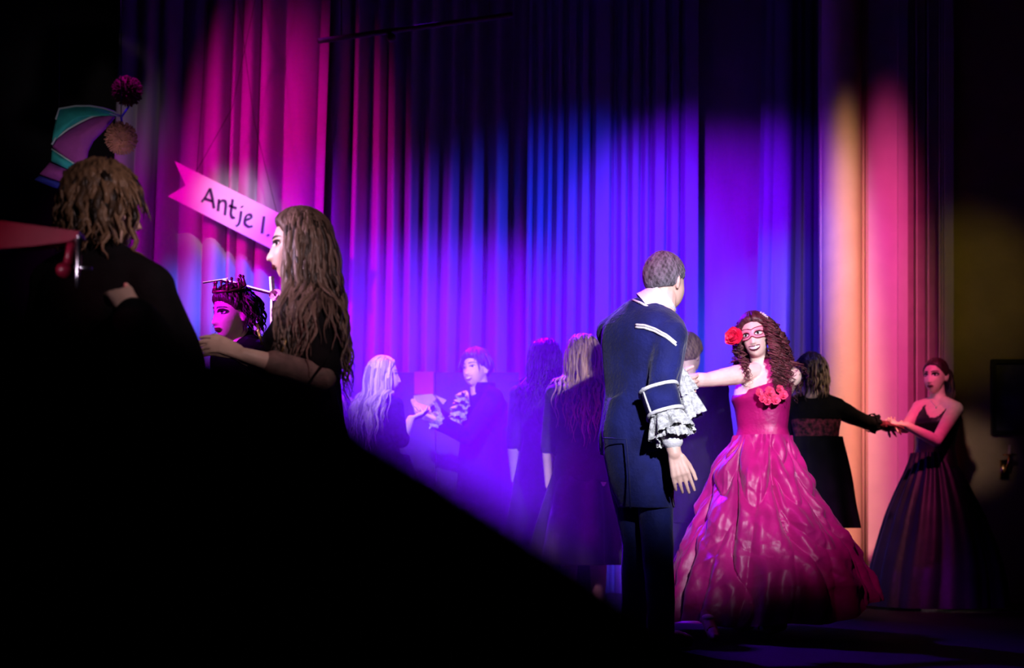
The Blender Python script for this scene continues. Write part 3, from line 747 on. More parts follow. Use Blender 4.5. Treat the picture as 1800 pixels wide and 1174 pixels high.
# ---- man in the navy coat, seen from behind
p = Person(at(1170, 494, 6.3), 132, 140, 4, 0, 1.83, True, hip=at(1122, 775, 6.32))
p.nb = at(1134, 540, 6.29)
for q in (1, -1): p.sh[q] = p.nb + p.left * .185 * q * 1.06 + V((0, 0, -.10))
p.sh[-1] = at(1178, 590, 6.14)
p.arm(-1, at(1160, 694, 6.08), at(1186, 797, 6.02), dict(d=dirv(at(1186, 797, 6.02), at(1207, 872, 6.0)), n=V((.15, 1, 0)), t=V((.9, -.1, .3)), curl=(.12, .2, .26, .3), spread=.07, thumb=.35))
p.arm(1, at(1105, 690, 6.75), at(1178, 676, 6.84), dict(d=V((1, .15, 0)), n=V((0, 1, .3)), t=V((0, .2, 1)), curl=(.4, .4, .4, .4)))
p.knee[1] = at(1122, 955, 6.42); p.knee[-1] = at(1157, 955, 6.24); p.ank[1] = at(1112, 1100, 6.5); p.ank[-1] = at(1164, 1100, 6.22)
p.ank[1].z = p.ank[-1].z = .09
p.base = V((p.pel.x, p.pel.y, 0))
b = p.build('tall man in navy coat with white braid and lace cuffs, seen from behind', SKIN_M, .0048, .3)
m = hair_cap(p.head, LINE_M, .010, rough=.004); h = obj('hair', m, HAIR_GR, b)
m = MB(); p.arm_mb(m, -1, .022, .12); p.arm_mb(m, 1, .022, .85); m.loft(p.trunk(.030, -.1, 1.0)); m.capsule(p.nb - p.fwd * .035 - V((0, 0, .03)), .085, p.nb - p.fwd * .01 - V((0, 0, .02)), .075)
n_ = 32; a = np.linspace(0, 2 * PI, n_, endpoint=False); R_ = []
for py, l, r, dp in ((700, 1066, 1172, .13), (760, 1056, 1166, .135), (800, 1058, 1172, .15), (840, 1066, 1182, .165), (875, 1078, 1189, .17), (896, 1085, 1192, .17)):
    A_, B_ = at(l, py, 6.3), at(r, py, 6.3); R_.append(np.stack([(A_.x + B_.x) / 2 + (B_.x - A_.x) / 2 * np.cos(a), 6.3 + dp * np.sin(a), np.full(n_, A_.z)], 1))
m.loft(R_)
coat = obj('coat', wrinkle(remesh(m, .009, .5, 3), .012, 9, 3), NAVY, b, fix=False)
m = MB(); m.tube([at(x_, y_, 6.115 + dz) for x_, y_, dz in ((1060, 770, .03), (1100, 772, 0), (1105, 830, -.01), (1108, 893, -.02))], .004, 5); obj('seam', m, NAVY_T, coat)
m = MB()
for q in (1, -1): m.chain((p.hips[q] - V((0, 0, .02)), .105), (p.hips[q].lerp(p.knee[q], .5), .098), (p.knee[q], .082), (p.knee[q].lerp(p.ank[q], .5), .080), (p.ank[q], .074))
obj('trousers', wrinkle(remesh(m, .010, .5, 3), .016, 9, 5), NAVY_T, b, fix=False)
for q in (1, -1):
    m = MB(); c = p.ank[q]; m.chain((c - p.fwd * .05 - V((0, 0, .04)), .045), (c + p.fwd * .10 - V((0, 0, .045)), .044), (c + p.fwd * .17 - V((0, 0, .055)), .033)); obj('shoe', remesh(m, .009, .6), BLACK2, b, fix=False)
# shirt collar standing round the neck
hc = p.head; ax = unit(np.array(hc.w([0, .02, -.06])) - np.array(p.nb))
m = MB(); rows = []
for t_, r_ in ((0, .094), (.35, .088), (.7, .084), (1, .084), (1, .079), (.5, .076)):
    c = np.array(p.nb) + np.array((.014, 0, -.012)) + ax * (.085 * t_); u = unit(np.cross(ax, [0, 1, 0])); v_ = np.cross(ax, u)
    rows.append(c + r_ * (np.cos(a)[:, None] * u + np.sin(a)[:, None] * v_) + ax * (.018 * t_ * np.sin(a - .6))[:, None])
m.grid(rows, closed_u=True); obj('shirt_collar', m, WHITE, b)
m = MB(); m.tube([at(x_, y_, y2) for x_, y_, y2 in ((1112, 527, 6.22), (1126, 532, 6.19), (1142, 541, 6.18), (1158, 552, 6.185))], .006, 6); obj('braid', m, WHITE, coat, label='thin white braid at the collar')
def on_coat(pts, r, o_=coat, flat=1.0):
    """lay a braid on the coat: drop every point along the view depth onto the cloth"""
    me = o_.data; dg = bpy.context.evaluated_depsgraph_get(); out = []
    og = Vector(o_['_org'])
    for (x_, y_) in pts:
        d0 = V((0, 0, CZ)); d1 = at(x_, y_, 6.3) - d0
        ok, loc, nn, _ = o_.ray_cast(d0 - og, d1.normalized())
        out.append((loc + og + nn * r * .6) if ok else at(x_, y_, 6.1))
    return out
def interp(pts, n_=24):
    p_ = np.array(pts, float); t_ = np.linspace(0, 1, len(p_)); ti = np.linspace(0, 1, n_)
    return np.stack([np.interp(ti, t_, p_[:, 0]), np.interp(ti, t_, p_[:, 1])], 1)
bpy.context.view_layer.update()
for dy_ in (0, 4.5):
    m = MB(); m.tube(on_coat(interp(((1118, 571 + dy_), (1134, 572 + dy_), (1152, 578 + dy_), (1172, 589 + dy_), (1188, 603 + dy_))), .006), .0058, 6); obj('braid', m, WHITE, coat, label='white braid over the shoulder')
# turned-back cuff of the right sleeve
def cuff(c0, c1, r0, r1, sd):
    ax = unit(np.array(c1) - np.array(c0)); u = unit(np.cross(ax, [0, 1, 0])); v_ = np.cross(ax, u); L = np.linalg.norm(np.array(c1) - np.array(c0)); rows = []
    sq = lambda q: np.sign(q) * np.abs(q) ** .75
    for t_, f in ((0, .78), (0, 1), (.5, 1.0), (1, 1.0), (1, .8)):
        r = (r0 + (r1 - r0) * t_) * f; rows.append(np.array(c0) + ax * L * t_ + r * (sq(np.cos(a))[:, None] * u * 1.02 + sq(np.sin(a))[:, None] * v_))
    m = MB(); m.grid(rows, closed_u=True); o_ = obj('cuff', m, NAVY, coat)
    for t_ in (0.04, .97):
        m = MB(); r = (r0 + (r1 - r0) * t_) * 1.02; ring = np.array(c0) + ax * L * t_ + r * (sq(np.cos(a))[:, None] * u * 1.02 + sq(np.sin(a))[:, None] * v_)
        m.tube(np.concatenate([ring, ring[:1]]), .009, 6); obj('braid', m, WHITE, coat, label='white braid edging the cuff')
    return ax, u, v_
c0, c1 = at(1157, 684, 6.06), at(1170, 729, 6.03)
ax, u, v_ = cuff(c0, c1, .082, .076, 1)
m = MB()
for k_ in (0, .3):
    m.tube([np.array(c0) + ax * t_ * .122 + (.086 - .006 * t_) * (math.cos(-2.1 + k_ * .6) * -abs(u) * np.sign(u[0] if u[0] else 1) * np.sign(1) + 0 * v_) * 0 + np.array((-.072 + .006 * t_ + .012 * k_, -.045, 0)) for t_ in np.linspace(0, 1.1, 6)], .009, 6)
obj('braid', m, WHITE, coat, label='white braid down the cuff opening')
m = MB(); m.capsule(at(1168, 722, 6.04), .058, at(1182, 772, 6.025), .050); rr_ = remesh(m, .008, .6); obj('shirt_sleeve', rr_, WHITE, b, fix=False)
m = MB(); frill(m, at(1170, 722, 6.035), ax, .062, .098, .105, waves=8, amp=.015, seed=2); frill(m, at(1171, 722, 6.035), ax, .058, .075, .13, waves=7, amp=.012, seed=5); obj('lace_cuff', m, LACE, b)
m = MB(); ax2 = unit(np.array(p.wri[1]) - np.array(p.elb[1])); c2 = at(1188, 672, 6.74)
frill(m, c2 + V((0, 0, .04)), (.25, .05, -1), .03, .085, .22, waves=6, amp=.02, seed=4); frill(m, c2 + V((.01, 0, .08)), (.2, .0, -1), .02, .06, .14, waves=5, amp=.018, seed=8); obj('lace_cuff', m, LACE, b)

# ---- woman in the red gown and mask
p = Person(at(1327, 590, 7.16), -28, -20, 2, -10, 1.69, False, hip=at(1340, 817, 7.16))
p.nb = at(1341, 650, 7.18)
for q in (1, -1): p.sh[q] = p.nb + p.left * .150 * q + V((0, 0, -.045))
p.sh[-1] = at(1295, 659, 7.10)
p.arm(-1, at(1243, 668, 6.98), at(1196, 668, 6.86), dict(d=V((-1, -.2, -.05)), n=V((0, .3, -1)), t=V((0, -1, 0)), curl=(.5, .5, .5, .5)))
p.arm(1, at(1352, 735, 7.42), at(1325, 780, 7.46), dict(d=V((-.3, 0, -1)), n=V((-1, 0, 0)), t=V((0, -1, 0))))
b = p.build('woman in crimson strapless ball gown and pink eye mask, smiling over her shoulder', SKIN, .005, .3)
face_features(p.head, b, 1.15, HAIR_AU, LIP_DARK, 1.0, True, False, -.003)
m = hair_cap(p.head, LINE_F, .016, part=.1, rough=.005, top=.006); h = obj('hair', m, HAIR_AU, b)
m = MB(); cl = p.cols(.012)
cu = dict(sides=4, step=.025)
strands(m, p.head, scalp(190, (.75, 2.9), (-.1, 1.1), 4), .46, cl, 5, r=.0052, curl=.012, wl=.045, out=.55, bias=(.9, -.15, 0), grav=.55, vary=.5, **cu)
strands(m, p.head, scalp(90, (.7, 2.2), (.0, .9), 14), .36, cl, 6, r=.005, curl=.011, wl=.04, out=.85, bias=(1.3, -.4, 0), grav=.5, vary=.5, **cu)
strands(m, p.head, scalp(110, (-2.6, -.95), (-.2, .9), 9), .36, cl, 7, r=.005, curl=.010, wl=.04, out=.35, bias=(.35, -1.0, 0), grav=.55, pull=at(1330, 668, 6.94), vary=.45, **cu)
strands(m, p.head, scalp(110, (1.0, 2.0), (-.1, .8), 19), .42, cl, 17, r=.005, curl=.012, wl=.042, out=.5, bias=(.3, -1.0, 0), grav=.55, pull=at(1368, 692, 6.93), vary=.4, **cu)
h2 = obj('curls', m, HAIR_AU, h)
m = MB()
for th_, ph_ in [(1.05 + .05 * i, 1.02 - .085 * i) for i in range(11)] + [(1.25 + .05 * i, .95 - .1 * i) for i in range(9)]:
    m.ball(p.head.surf(np.array(th_), np.array(ph_), .028), .0055, None, 8, 6)
obj('hair_pearls', m, PEARL, h)
# mask
mk = MB(); nu, nv = 61, 33
xs = np.linspace(-.066, .066, nu); U, Wv = np.meshgrid(xs, np.linspace(-1, 1, nv))
top = .027 + .006 * np.abs(U / .066) - .006 * gs(U, .012); bot = -.024 + .012 * gs(U, .013) + .006 * np.abs(U / .066) ** 3
Zm = (top + bot) / 2 + Wv * (top - bot) / 2; pts = p.head.face(U, Zm, .0075)
hole = ((np.abs(U) - .0315) / .0185) ** 2 + ((Zm - .001) / .0105) ** 2 < 1
mk.v = list(map(tuple, pts.reshape(-1, 3)))
for j in range(nv - 1):
    for i in range(nu - 1):
        if not (hole[j, i] and hole[j, i + 1] and hole[j + 1, i] and hole[j + 1, i + 1]): mk.f.append((j * nu + i, j * nu + i + 1, (j + 1) * nu + i + 1, (j + 1) * nu + i))
mo = obj('mask', mk, MASK, b)
t_ = np.linspace(0, 2 * PI, 60)
for sd in (-1, 1):
    m = MB(); m.tube(p.head.face(.0315 * sd + .0195 * np.cos(t_), .001 + .0115 * np.sin(t_), .009), .0022, 6); obj('mask_edge', m, MASK_E, mo)
m = MB(); m.tube(np.concatenate([pts[0], pts[1:, -1], pts[-1, ::-1], pts[::-1, 0]]), .0024, 6); obj('mask_edge', m, MASK_E, mo)
def rosette(c, r, mat, parent, name, seed, n_=16, face=(0, -1, 0)):
    rr = random.Random(seed); m = MB(); f_ = unit(face); u = unit(np.cross(f_, [.1, .2, 1])); v_ = np.cross(f_, u); c = np.array(c)
    for i in range(n_):
        an = i * 2.4; R0 = r * (.25 + .75 * i / n_); d = math.cos(an) * u + math.sin(an) * v_; s_ = np.cross(f_, d); rows = []
        for q in np.linspace(0, 1, 6):
            wd = R0 * .75 * math.sin(PI * (.15 + .8 * q)); cc = c + d * R0 * q + f_ * (r * .5 * (1 - i / n_) + r * .25 * q * q)
            rows.append([cc + s_ * wd * e + f_ * (.12 * r * (abs(e)) + .05 * r * math.sin(5 * e + i)) for e in np.linspace(-1, 1, 6)])
        m.grid(rows)
    return obj(name, m, mat, parent)
rosette(at(1291, 592, 7.06), .056, RED_FL, b, 'hair_flower', 1, 18, (-.6, -1, .1))
# gown
rows = p.trunk(.010, .22, .80); c_ = np.array(p.nb)
for i, r in enumerate(rows):
    wt = max(0, (i - 11) / 6.0); r[:, 2] += wt * (.30 * (r[:, 0] - c_[0]) + .015)
m = MB(); m.loft(rows, False); bod = obj('bodice', m, RED_B, b)
rowsS = skirt_rows(((766, 1290, 1389), (782, 1284, 1394), (803, 1271, 1401), (830, 1257, 1411), (870, 1250, 1425), (900, 1236, 1447), (950, 1212, 1478), (1000, 1192, 1503), (1045, 1178, 1525), (1088, 1166, 1535)), 7.16, .9)
rr = random.Random(11)
NS = 9; ph_ = [rr.uniform(0, 6.28) for _ in range(NS)]; fq_ = [rr.uniform(3.2, 4.8) for _ in range(NS)]; sg_ = [rr.uniform(.16, .30) for _ in range(NS)]
def red_fold(A, T):
    """taffeta gathered along seams: U-shaped swags between the seams above, long flaring folds below"""
    B = A + .16 * np.sin(4.2 * T + 1) + .07 * np.sin(9 * T + 2 * A) + .05 * np.sin(3 * A + 2)
    q = (B / (2 * PI) * NS) % NS; k = np.floor(q).astype(int) % NS; u = (q - np.floor(q)) * 2 - 1
    P_, F_, S_ = np.array(ph_)[k], np.array(fq_)[k], np.array(sg_)[k]
    seam = np.exp(-((1 - np.abs(u)) / .16) ** 2)
    ss = T - S_ * (1 - np.abs(u) ** 1.6) + .03 * np.sin(5 * A + 6 * T)
    sw = np.abs(np.sin(PI * F_ * ss + P_)) ** .7
    upper = np.clip(1.25 - 1.25 * T, .18, 1) * np.clip(T * 6, 0, 1)
    o = upper * (.034 * (sw - .5) * (1 - seam)) + .030 * np.clip(T * 3, 0, 1) * (1 - u ** 2) - .026 * seam * np.clip(T * 4, 0, 1) * (.6 + .4 * np.sin(14 * T + P_))
    low = np.clip(T * 1.7 - .35, 0, 1)
    o += low * (.040 * (np.abs(np.sin(9.5 * A + 1.7 * np.sin(2 * A) + 2.2 * T)) ** .75 - .5) + .012 * np.sin(23 * A + 7 * T + 2 * np.sin(5 * T)))
    o += .006 * np.sin(13 * A + 17 * T + 3 * np.sin(4 * A)) + .005 * np.sin(29 * T - 11 * A)
    cr = np.zeros_like(A); r2 = random.Random(5)                 # crumpled taffeta: sharp little creases running every which way
    for i in range(9):
        ka, kt = r2.uniform(-11, 11), r2.uniform(-17, 17); kq = math.hypot(ka, kt * .6)
        cr += (1 - np.abs(np.sin(round(ka) * A + kt * T + 1.6 * np.sin(2 * A + r2.uniform(0, 6)) + 1.3 * np.sin(6 * T + r2.uniform(0, 6))))) ** 3 * (9 / max(9, kq))
    o += .0036 * (cr - 1.6) * np.clip(T * 5, 0, 1)
    return o
hem = lambda A, T: T ** 3 * (.13 * np.clip(np.cos(A), 0, 1) ** 2 + .012 * np.sin(7 * A))
sk = obj('gown_skirt', skirt(rowsS, red_fold, 420, 170, hem), RED, b)
m = MB(); rows = skirt_rows(((830, 1285, 1390), (950, 1235, 1455), (1080, 1195, 1500)), 7.16, .9); obj('petticoat', skirt(rows, lambda A, T: .012 * np.sin(14 * A) * T, 120, 20), MASK_E, sk)
for i, (x_, y_, r_) in enumerate(((1352, 690, .036), (1340, 700, .028), (1362, 702, .034), (1376, 694, .03), (1334, 690, .026), (1348, 704, .03), (1370, 684, .026))):
    rosette(at(x_, y_, 6.985), r_, PINK_FL, bod, 'silk_ruffle', 30 + i, 12, (.2, -1, .2))
for k_, (x_, y_, yy) in enumerate(((1250, 1092, 6.62), (1345, 1108, 7.25))):
    m = MB(); c = at(x_, y_, yy); c.z = .055
    m.chain((c + V((-.005, .15, .075)), .030), (c + V((0, .05, .025)), .034), (c + V((.006, -.06, -.015)), .032), (c + V((.008, -.11, -.022)), .020)); m.capsule(c + V((-.005, .16, .05)), .014, c + V((-.005, .165, -.045)), .008)
    sh = obj('shoe', remesh(m, .007, .6), MASK_E, b, fix=False)
    if k_ == 0:
        for q in (-.015, .02):
            m = MB(); m.tube([c + V((.028 * math.cos(e), q - .02, -.004 + .030 * math.sin(e) + .012 * (q + .02))) for e in np.linspace(.3, 2.8, 8)], .003, 5); obj('shoe_strap', m, PINK_FL, sh)
        m = MB(); m.ball(c + V((-.003, .085, .064)), (.030, .045, .016)); obj('instep', m, SKIN, sh)

# ---- woman in the black lace dress, reaching to the right
p = Person(at(1428, 654, 8.57), 165, 142, 0, 0, 1.64, False, hip=at(1438, 843, 8.57))
p.nb = at(1432, 699, 8.56)
for q in (1, -1): p.sh[q] = p.nb + p.left * .155 * q + V((0, 0, -.05))
p.sh[-1] = at(1468, 717, 8.52)
p.arm(-1, at(1520, 741, 8.68), at(1549, 747, 8.88), dict(d=V((.85, .6, -.12)), n=V((0, -.4, -1)), t=V((.5, -.8, .2)), curl=(.5, .25, .35, .6), spread=.14))
p.arm(1, at(1392, 760, 8.75), at(1400, 815, 8.65))
p.ank[-1] = at(1484, 1052, 8.5); p.hips[-1] = at(1440, 850, 8.57); p.knee[-1] = at(1455, 930, 8.57)
b = p.build('woman in short black lace-backed dress and dark red gloves, back turned', SKIN, .006, .3)
m = hair_cap(p.head, LINE_F, .018, rough=.008); h = obj('hair', m, HAIR_DK, b)
m = MB(); strands(m, p.head, scalp(46, (-2.6, -.9), (-.3, 1.2), 4), .20, p.cols(.0), 5, r=.007, wave=.006, out=.3, grav=.6)
obj('light_locks', m, HAIR_MID, h, label='tan highlighted locks beside her cheek')
m = MB(); strands(m, p.head, scalp(70, (1.0, 4.2), (-.4, 1.2), 6), .17, p.cols(.0), 5, r=.009, wave=.006, out=.3, grav=.6); obj('locks', m, HAIR_DK, h)
m = MB(); m.loft(p.trunk(.014, .30, .80)); dress = obj('lace_bodice', wrinkle(remesh(m, .009, .6), .004, 20, 2), LACE_R, b, fix=False)
m = MB(); m.loft(p.trunk(.022, .72, .98)); p.arm_mb(m, -1, .018, .45); p.arm_mb(m, 1, .018, .6)
jk = obj('bolero', wrinkle(remesh(m, .009, .6), .010, 15, 4), BLACK, b, fix=False)
m = MB(); frill(m, p.elb[-1].lerp(p.wri[-1], .30), p.wri[-1] - p.elb[-1], .052, .062, .05, waves=8, amp=.006); obj('sleeve_hem', m, BLACK, jk)
rows = skirt_rows(((768, 1386, 1480), (800, 1380, 1488), (840, 1382, 1496), (885, 1390, 1501), (928, 1394, 1509)), 8.57, .7)
obj('skirt', skirt(rows, lambda A, T: (.004 + .018 * T) * np.sin(9 * A + np.sin(3 * A)), 160, 40), BLACK, b)
m = MB(); m.chain((p.elb[-1].lerp(p.wri[-1], .3), .043), (p.wri[-1], .034), (p.wri[-1] + V((.04, .03, -.005)), .040)); 
hand(m, p.wri[-1], k=1.06, **p.hand[-1]); obj('glove', wrinkle(remesh(m, .006, .6, 1), .004, 40, 4), GLOVE, b, fix=False)

# ---- woman in the black ball gown at the far right
p = Person(at(1644, 660, 9.4), -34, -42, 3, 0, 1.71, False, hip=at(1638, 838, 9.4))
p.nb = at(1652, 704, 9.42)
p.sh[-1] = at(1617, 717, 9.48); p.sh[1] = at(1679, 719, 9.30)
p.arm(1, at(1646, 775, 9.14), at(1594, 748, 9.08), dict(d=V((-.95, .0, .18)), n=V((.1, .2, -1)), t=V((0, 1, .1)), curl=(.55, .6, .65, .7)))
p.arm(-1, at(1592, 752, 9.40), at(1578, 750, 9.22), dict(d=V((-.6, -.7, 0)), n=V((0, 0, 1)), t=V((.7, -.6, 0)), curl=(.5, .5, .5, .5)))
b = p.build('woman in black ball gown with ponytail and dark lips, before the ochre wall', SKIN, .006, .3)
face_features(p.head, b, .9, HAIR_DK, LIP_DARK, 0, False, True)
m = hair_cap(p.head, ((0, .5, .9, 1.25, 1.6, 2.2, PI), (.80, .74, .45, .15, -.15, -.50, -.60)), .010, rough=.003, seed=2); h = obj('hair', m, HAIR_DK, b)
m = MB(); strands(m, p.head, scalp(60, (2.3, 3.4), (.05, .45), 8), .40, p.cols(.01), 8, r=.008, wave=.010, wl=.14, out=.6, bias=(.5, .3, 0), grav=.7); obj('ponytail', m, HAIR_DK, h)
m = MB(); m.loft(p.trunk(.012, .10, .955)); r_ = remesh(m, .0075, 1, 3)
def low_neck(v):                                             # halter with a scooped front, bare shoulders
    d = V(v) - p.nb; l = d.dot(p.left); f = d.dot(p.fwd); z = d.z
    return (z > -.125 + 14 * l * l and abs(l) < .075 and f > -.01) or (abs(l) > .105 + max(0, -.06 - z) * .6 and z > -.20) or z > -.012
keep = [not low_neck(v) for v in r_.v]; r_.f = [q for q in r_.f if all(keep[k] for k in q)]
used = sorted({k for q in r_.f for k in q}); mp_ = {k: i_ for i_, k in enumerate(used)}; r_.v = r_.v[used]; r_.n = r_.n[used]; r_.f = [tuple(mp_[k] for k in q) for q in r_.f]
bd = obj('corset', wrinkle(r_, .003, 30, 2), BLACK2, b, fix=False)
rows = skirt_rows(((796, 1604, 1668), (825, 1594, 1684), (860, 1578, 1702), (900, 1562, 1722), (950, 1548, 1742), (1000, 1536, 1758), (1064, 1530, 1768)), 9.4, .9)
SKM = material('black_taffeta', (.006, .006, .018), .5, .3, 6, .3, 26, spec=.25)
obj('gown_skirt', skirt(rows, lambda A, T: (.004 + .03 * T) * (np.abs(np.sin(6 * A + 1.2 * np.sin(2 * A) + T)) ** .8 - .4) + .006 * np.sin(21 * A + 5 * T), 260, 60), SKM, b)
m = MB(); c = p.head.w([0, -.07, -.17]); m.tube([p.nb + p.left * .05 + p.fwd * .05, p.nb + p.fwd * .085 - V((0, 0, .05)), p.nb - p.left * .05 + p.fwd * .05], .002, 5); m.ball(p.nb + p.fwd * .088 - V((0, 0, .055)), .007, None, 8, 6); obj('necklace', m, SILVER, b)

# ---- smiling man in dark coat with a white jabot, mid stage
p = Person(at(836, 648, 9.6), -72, -36, -2, -6, 1.80, True, hip=at(842, 805, 9.6))
p.nb = at(851, 690, 9.6)
for q in (1, -1): p.sh[q] = p.nb + p.left * .19 * q + V((0, 0, -.06))
p.arm(1, at(822, 768, 9.22), at(770, 741, 9.12), dict(d=V((-.9, -.1, .35)), n=V((0, .4, 1)), t=V((-.2, 1, 0)), curl=(.2, .2, .25, .3)))
p.arm(-1, at(800, 752, 9.75), at(762, 722, 9.62), dict(d=V((-.9, -.1, .2)), n=V((0, -.6, 1)), t=V((0, -1, 0)), curl=(.3, .3, .3, .3)))
b = p.build('smiling dark-haired man in dark coat with white jabot, beside the low screen', SKIN, .006, .3)
face_features(p.head, b, .85, HAIR_DK, LIP_PALE, .9, True, False)
obj('hair', hair_cap(p.head, ((0, .5, .85, 1.2, 1.45, 1.75, 2.1, PI), (.72, .66, .55, .05, .12, -.25, -.50, -.55)), .018, rough=.010, seed=4, top=.012), HAIR_DK, b)
m = MB(); strands(m, p.head, scalp(90, (.8, 5.5), (.6, 1.35), 3), .07, [], 3, r=.007, wave=.003, out=.45, grav=.45, vary=.5); obj('short_locks', m, HAIR_DK, b.children[-1])
def coat_of(p, b, rows, Y, depth, mat=BLACK, up=(.9, .9), inf=.024, name='coat', seed=1, amp=.010):
    m = MB(); p.arm_mb(m, -1, .02, up[0]); p.arm_mb(m, 1, .02, up[1]); m.loft(p.trunk(inf, -.1, .97)); a = np.linspace(0, 2 * PI, 28, endpoint=False); R_ = []
    for py, l, r in rows:
        A_, B_ = at(l, py, Y), at(r, py, Y); R_.append(np.stack([(A_.x + B_.x) / 2 + (B_.x - A_.x) / 2 * np.cos(a), Y + depth * np.sin(a), np.full(28, A_.z)], 1))
    if R_: m.loft(R_)
    return obj(name, wrinkle(remesh(m, .010, .5, 3), amp, 10, seed), mat, b, fix=False)
co = coat_of(p, b, ((760, 806, 884), (810, 806, 884), (860, 800, 884), (900, 796, 886)), 9.6, .2, seed=8)
m = MB()
for i, (x_, y_, r_) in enumerate(((818, 694, .045), (815, 706, .055), (811, 718, .058), (806, 730, .05), (802, 738, .035))):
    frill(m, at(x_ + 2, y_ - 6, 9.42), (-.35, -.6, -.8), .01, r_, .07, 50, 6, .012, i)
obj('jabot', m, LACE, b)
m = MB(); frill(m, at(778, 745, 9.13), p.wri[1] - p.elb[1], .04, .062, .07, 60, 7, .010, 3); obj('lace_cuff', m, LACE, b)
m = MB(); frill(m, at(768, 727, 9.62), p.wri[-1] - p.elb[-1], .04, .06, .07, 60, 7, .010, 6); obj('lace_cuff', m, LACE, b)
m = MB(); rows = []; 
for z_, r_ in ((-.03, .075), (.03, .078), (.065, .082), (.065, .076), (.02, .07)):
    rows.append(np.array(p.nb) + np.stack([r_ * np.cos(a), r_ * np.sin(a), np.full(len(a), z_)], 1))
m.grid(rows, closed_u=True); obj('collar', m, BLACK, co)
def trousers(p, b, mat=BLACK):
    m = MB()
    for q in (1, -1): m.chain((p.hips[q], .10), (p.hips[q].lerp(p.knee[q], .5), .092), (p.knee[q], .075), (p.ank[q], .066))
    obj('trousers', remesh(m, .012, .5, 2), mat, b, fix=False)
trousers(p, b)

# ---- long-haired dancers in the haze
def dancer(label, head_px, Y, yaw, hyaw, H, hairm, hl, rows, nb, hair_seed, bias=(0, 0, 0), arms=(), cap=.014, az=(.9, 5.4), n_=110, dressm=BLACK, male=False, wave=.009, face=False, pull=None, hr=.008):
    p = Person(at(*head_px, Y), yaw, hyaw, 0, 0, H, male)
    if nb: 
        d = at(*nb, Y) - p.nb; d.y = 0; p.nb += d
        for q in (1, -1): p.sh[q] += d
        for q in (1, -1): p.elb[q] += d; p.wri[q] += d
    for s_, e_, w_, h_ in arms: p.arm(s_, e_, w_, h_)
    b = p.build(label, SKIN, .0065, .28)
    if face: face_features(p.head, b, .9, hairm, LIP_PALE, 0)
    h = obj('hair', hair_cap(p.head, LINE_M if male else LINE_F, cap, rough=.005, seed=hair_seed), hairm, b)
    if hl:
        m = MB(); strands(m, p.head, scalp(n_, az, (-.2, 1.3), hair_seed), hl, p.cols(.022), hair_seed, r=hr, wave=wave, wl=.16, out=.25, bias=bias, grav=.7, pull=pull); obj('long_locks', m, hairm, h)
    if not male:
        m = MB(); m.loft(p.trunk(.014, -.1, .93)); p.arm_mb(m, 1, .014, .1); p.arm_mb(m, -1, .014, .1)
        obj('bodice', wrinkle(remesh(m, .010, .6), .005, 15, hair_seed), dressm, b, fix=False)
        R_ = skirt_rows(rows, Y, .8); obj('skirt', skirt(R_, lambda A, T: (.004 + .028 * T) * np.sin(8 * A + 1.5 * np.sin(2 * A + hair_seed)), 180, 40), dressm, b)
    else:
        coat_of(p, b, rows, Y, .17, seed=hair_seed); trousers(p, b)
    return p, b
GREYV = material('dark_violet_cloth', (.030, .022, .045), .7, .3, 8, .3, 80, sheen=.1)
w0 = at(722, 736, 8.62)
dancer('woman with very long straight blond hair, in profile facing the smiling man', (676, 658), 8.7, 140, 98, 1.63, HAIR_BL, .62,
       ((800, 630, 716), (850, 618, 735), (920, 600, 760), (1000, 590, 780), (1060, 588, 785)), (664, 702), 21, (-.35, -.2, 0),
       ((-1, at(705, 775, 8.55), w0, dict(d=V((.9, .2, .35)), n=V((0, .3, 1)), t=V((-.3, .9, .1)), curl=(.2, .2, .3, .3))),), face=True, az=(1.0, 5.2), hr=.010)
dancer('woman with loose dark hair, in the haze between the smiling man and the tall man', (958, 630), 8.6, 165, 175, 1.71, HAIR_DK, .50,
       ((790, 915, 1000), (850, 905, 1010), (940, 890, 1030), (1060, 880, 1040)), (955, 678), 33, (-.35, -.2, 0), dressm=GREYV, wave=.014)
dancer('woman with long reddish-blond hair and calf-length skirt, half behind the tall man', (1026, 624), 7.77, 172, 160, 1.64, HAIR_RB, .60,
       ((795, 985, 1068), (850, 968, 1080), (920, 948, 1092), (992, 932, 1098)), (1022, 678), 45, (-.1, -.4, 0), dressm=GREYV, hr=.009)
dancer('fair-haired dancer facing right, peeping out behind the long-haired brunette', (592, 655), 9.6, 75, 75, 1.66, HAIR_BL, .42,
       ((790, 560, 635), (900, 545, 650), (1060, 535, 665)), None, 57, (-.2, -.2, 0), face=True, dressm=GREYV)
dancer('brown-haired dancer in dark clothes, mostly hidden behind the tall man and the red gown', (1208, 622), 8.2, 165, 150, 1.71, HAIR_MID, 0,
       ((740, 1176, 1246), (800, 1174, 1246), (880, 1176, 1246), (920, 1178, 1246)), (1205, 672), 63, male=True, cap=.020)

# ---- brunette in profile, front left
p = Person(at(524, 432, 4.5), -74, -80, 2, 0, 1.61, False, hip=at(548, 775, 4.5))
p.nb = at(533, 526, 4.5)
for q in (1, -1): p.sh[q] = p.nb + p.left * .150 * q + V((0, 0, -.045))
p.sh[1] = at(560, 556, 4.36)
hw = at(430, 624, 4.14)
p.arm(1, at(566, 662, 4.24), hw, dict(d=dirv(hw, at(375, 600, 4.10)), n=V((.1, .7, -.7)), t=V((.2, .7, .7)), curl=(.25, .3, .4, .45)))
p.arm(-1, at(500, 664, 4.72), at(418, 622, 4.62), dict(d=V((-.9, -.2, .25)), n=V((0, -.7, -.7)), t=V((0, -.7, .7)), curl=(.3, .3, .4, .4)))
b = p.build('brunette with long hair and dark lips in profile, wearing black, arm stretched left', SKIN, .0045, .3)
face_features(p.head, b, 1.0, HAIR_BR, LIP_DARK, 0, False, False)
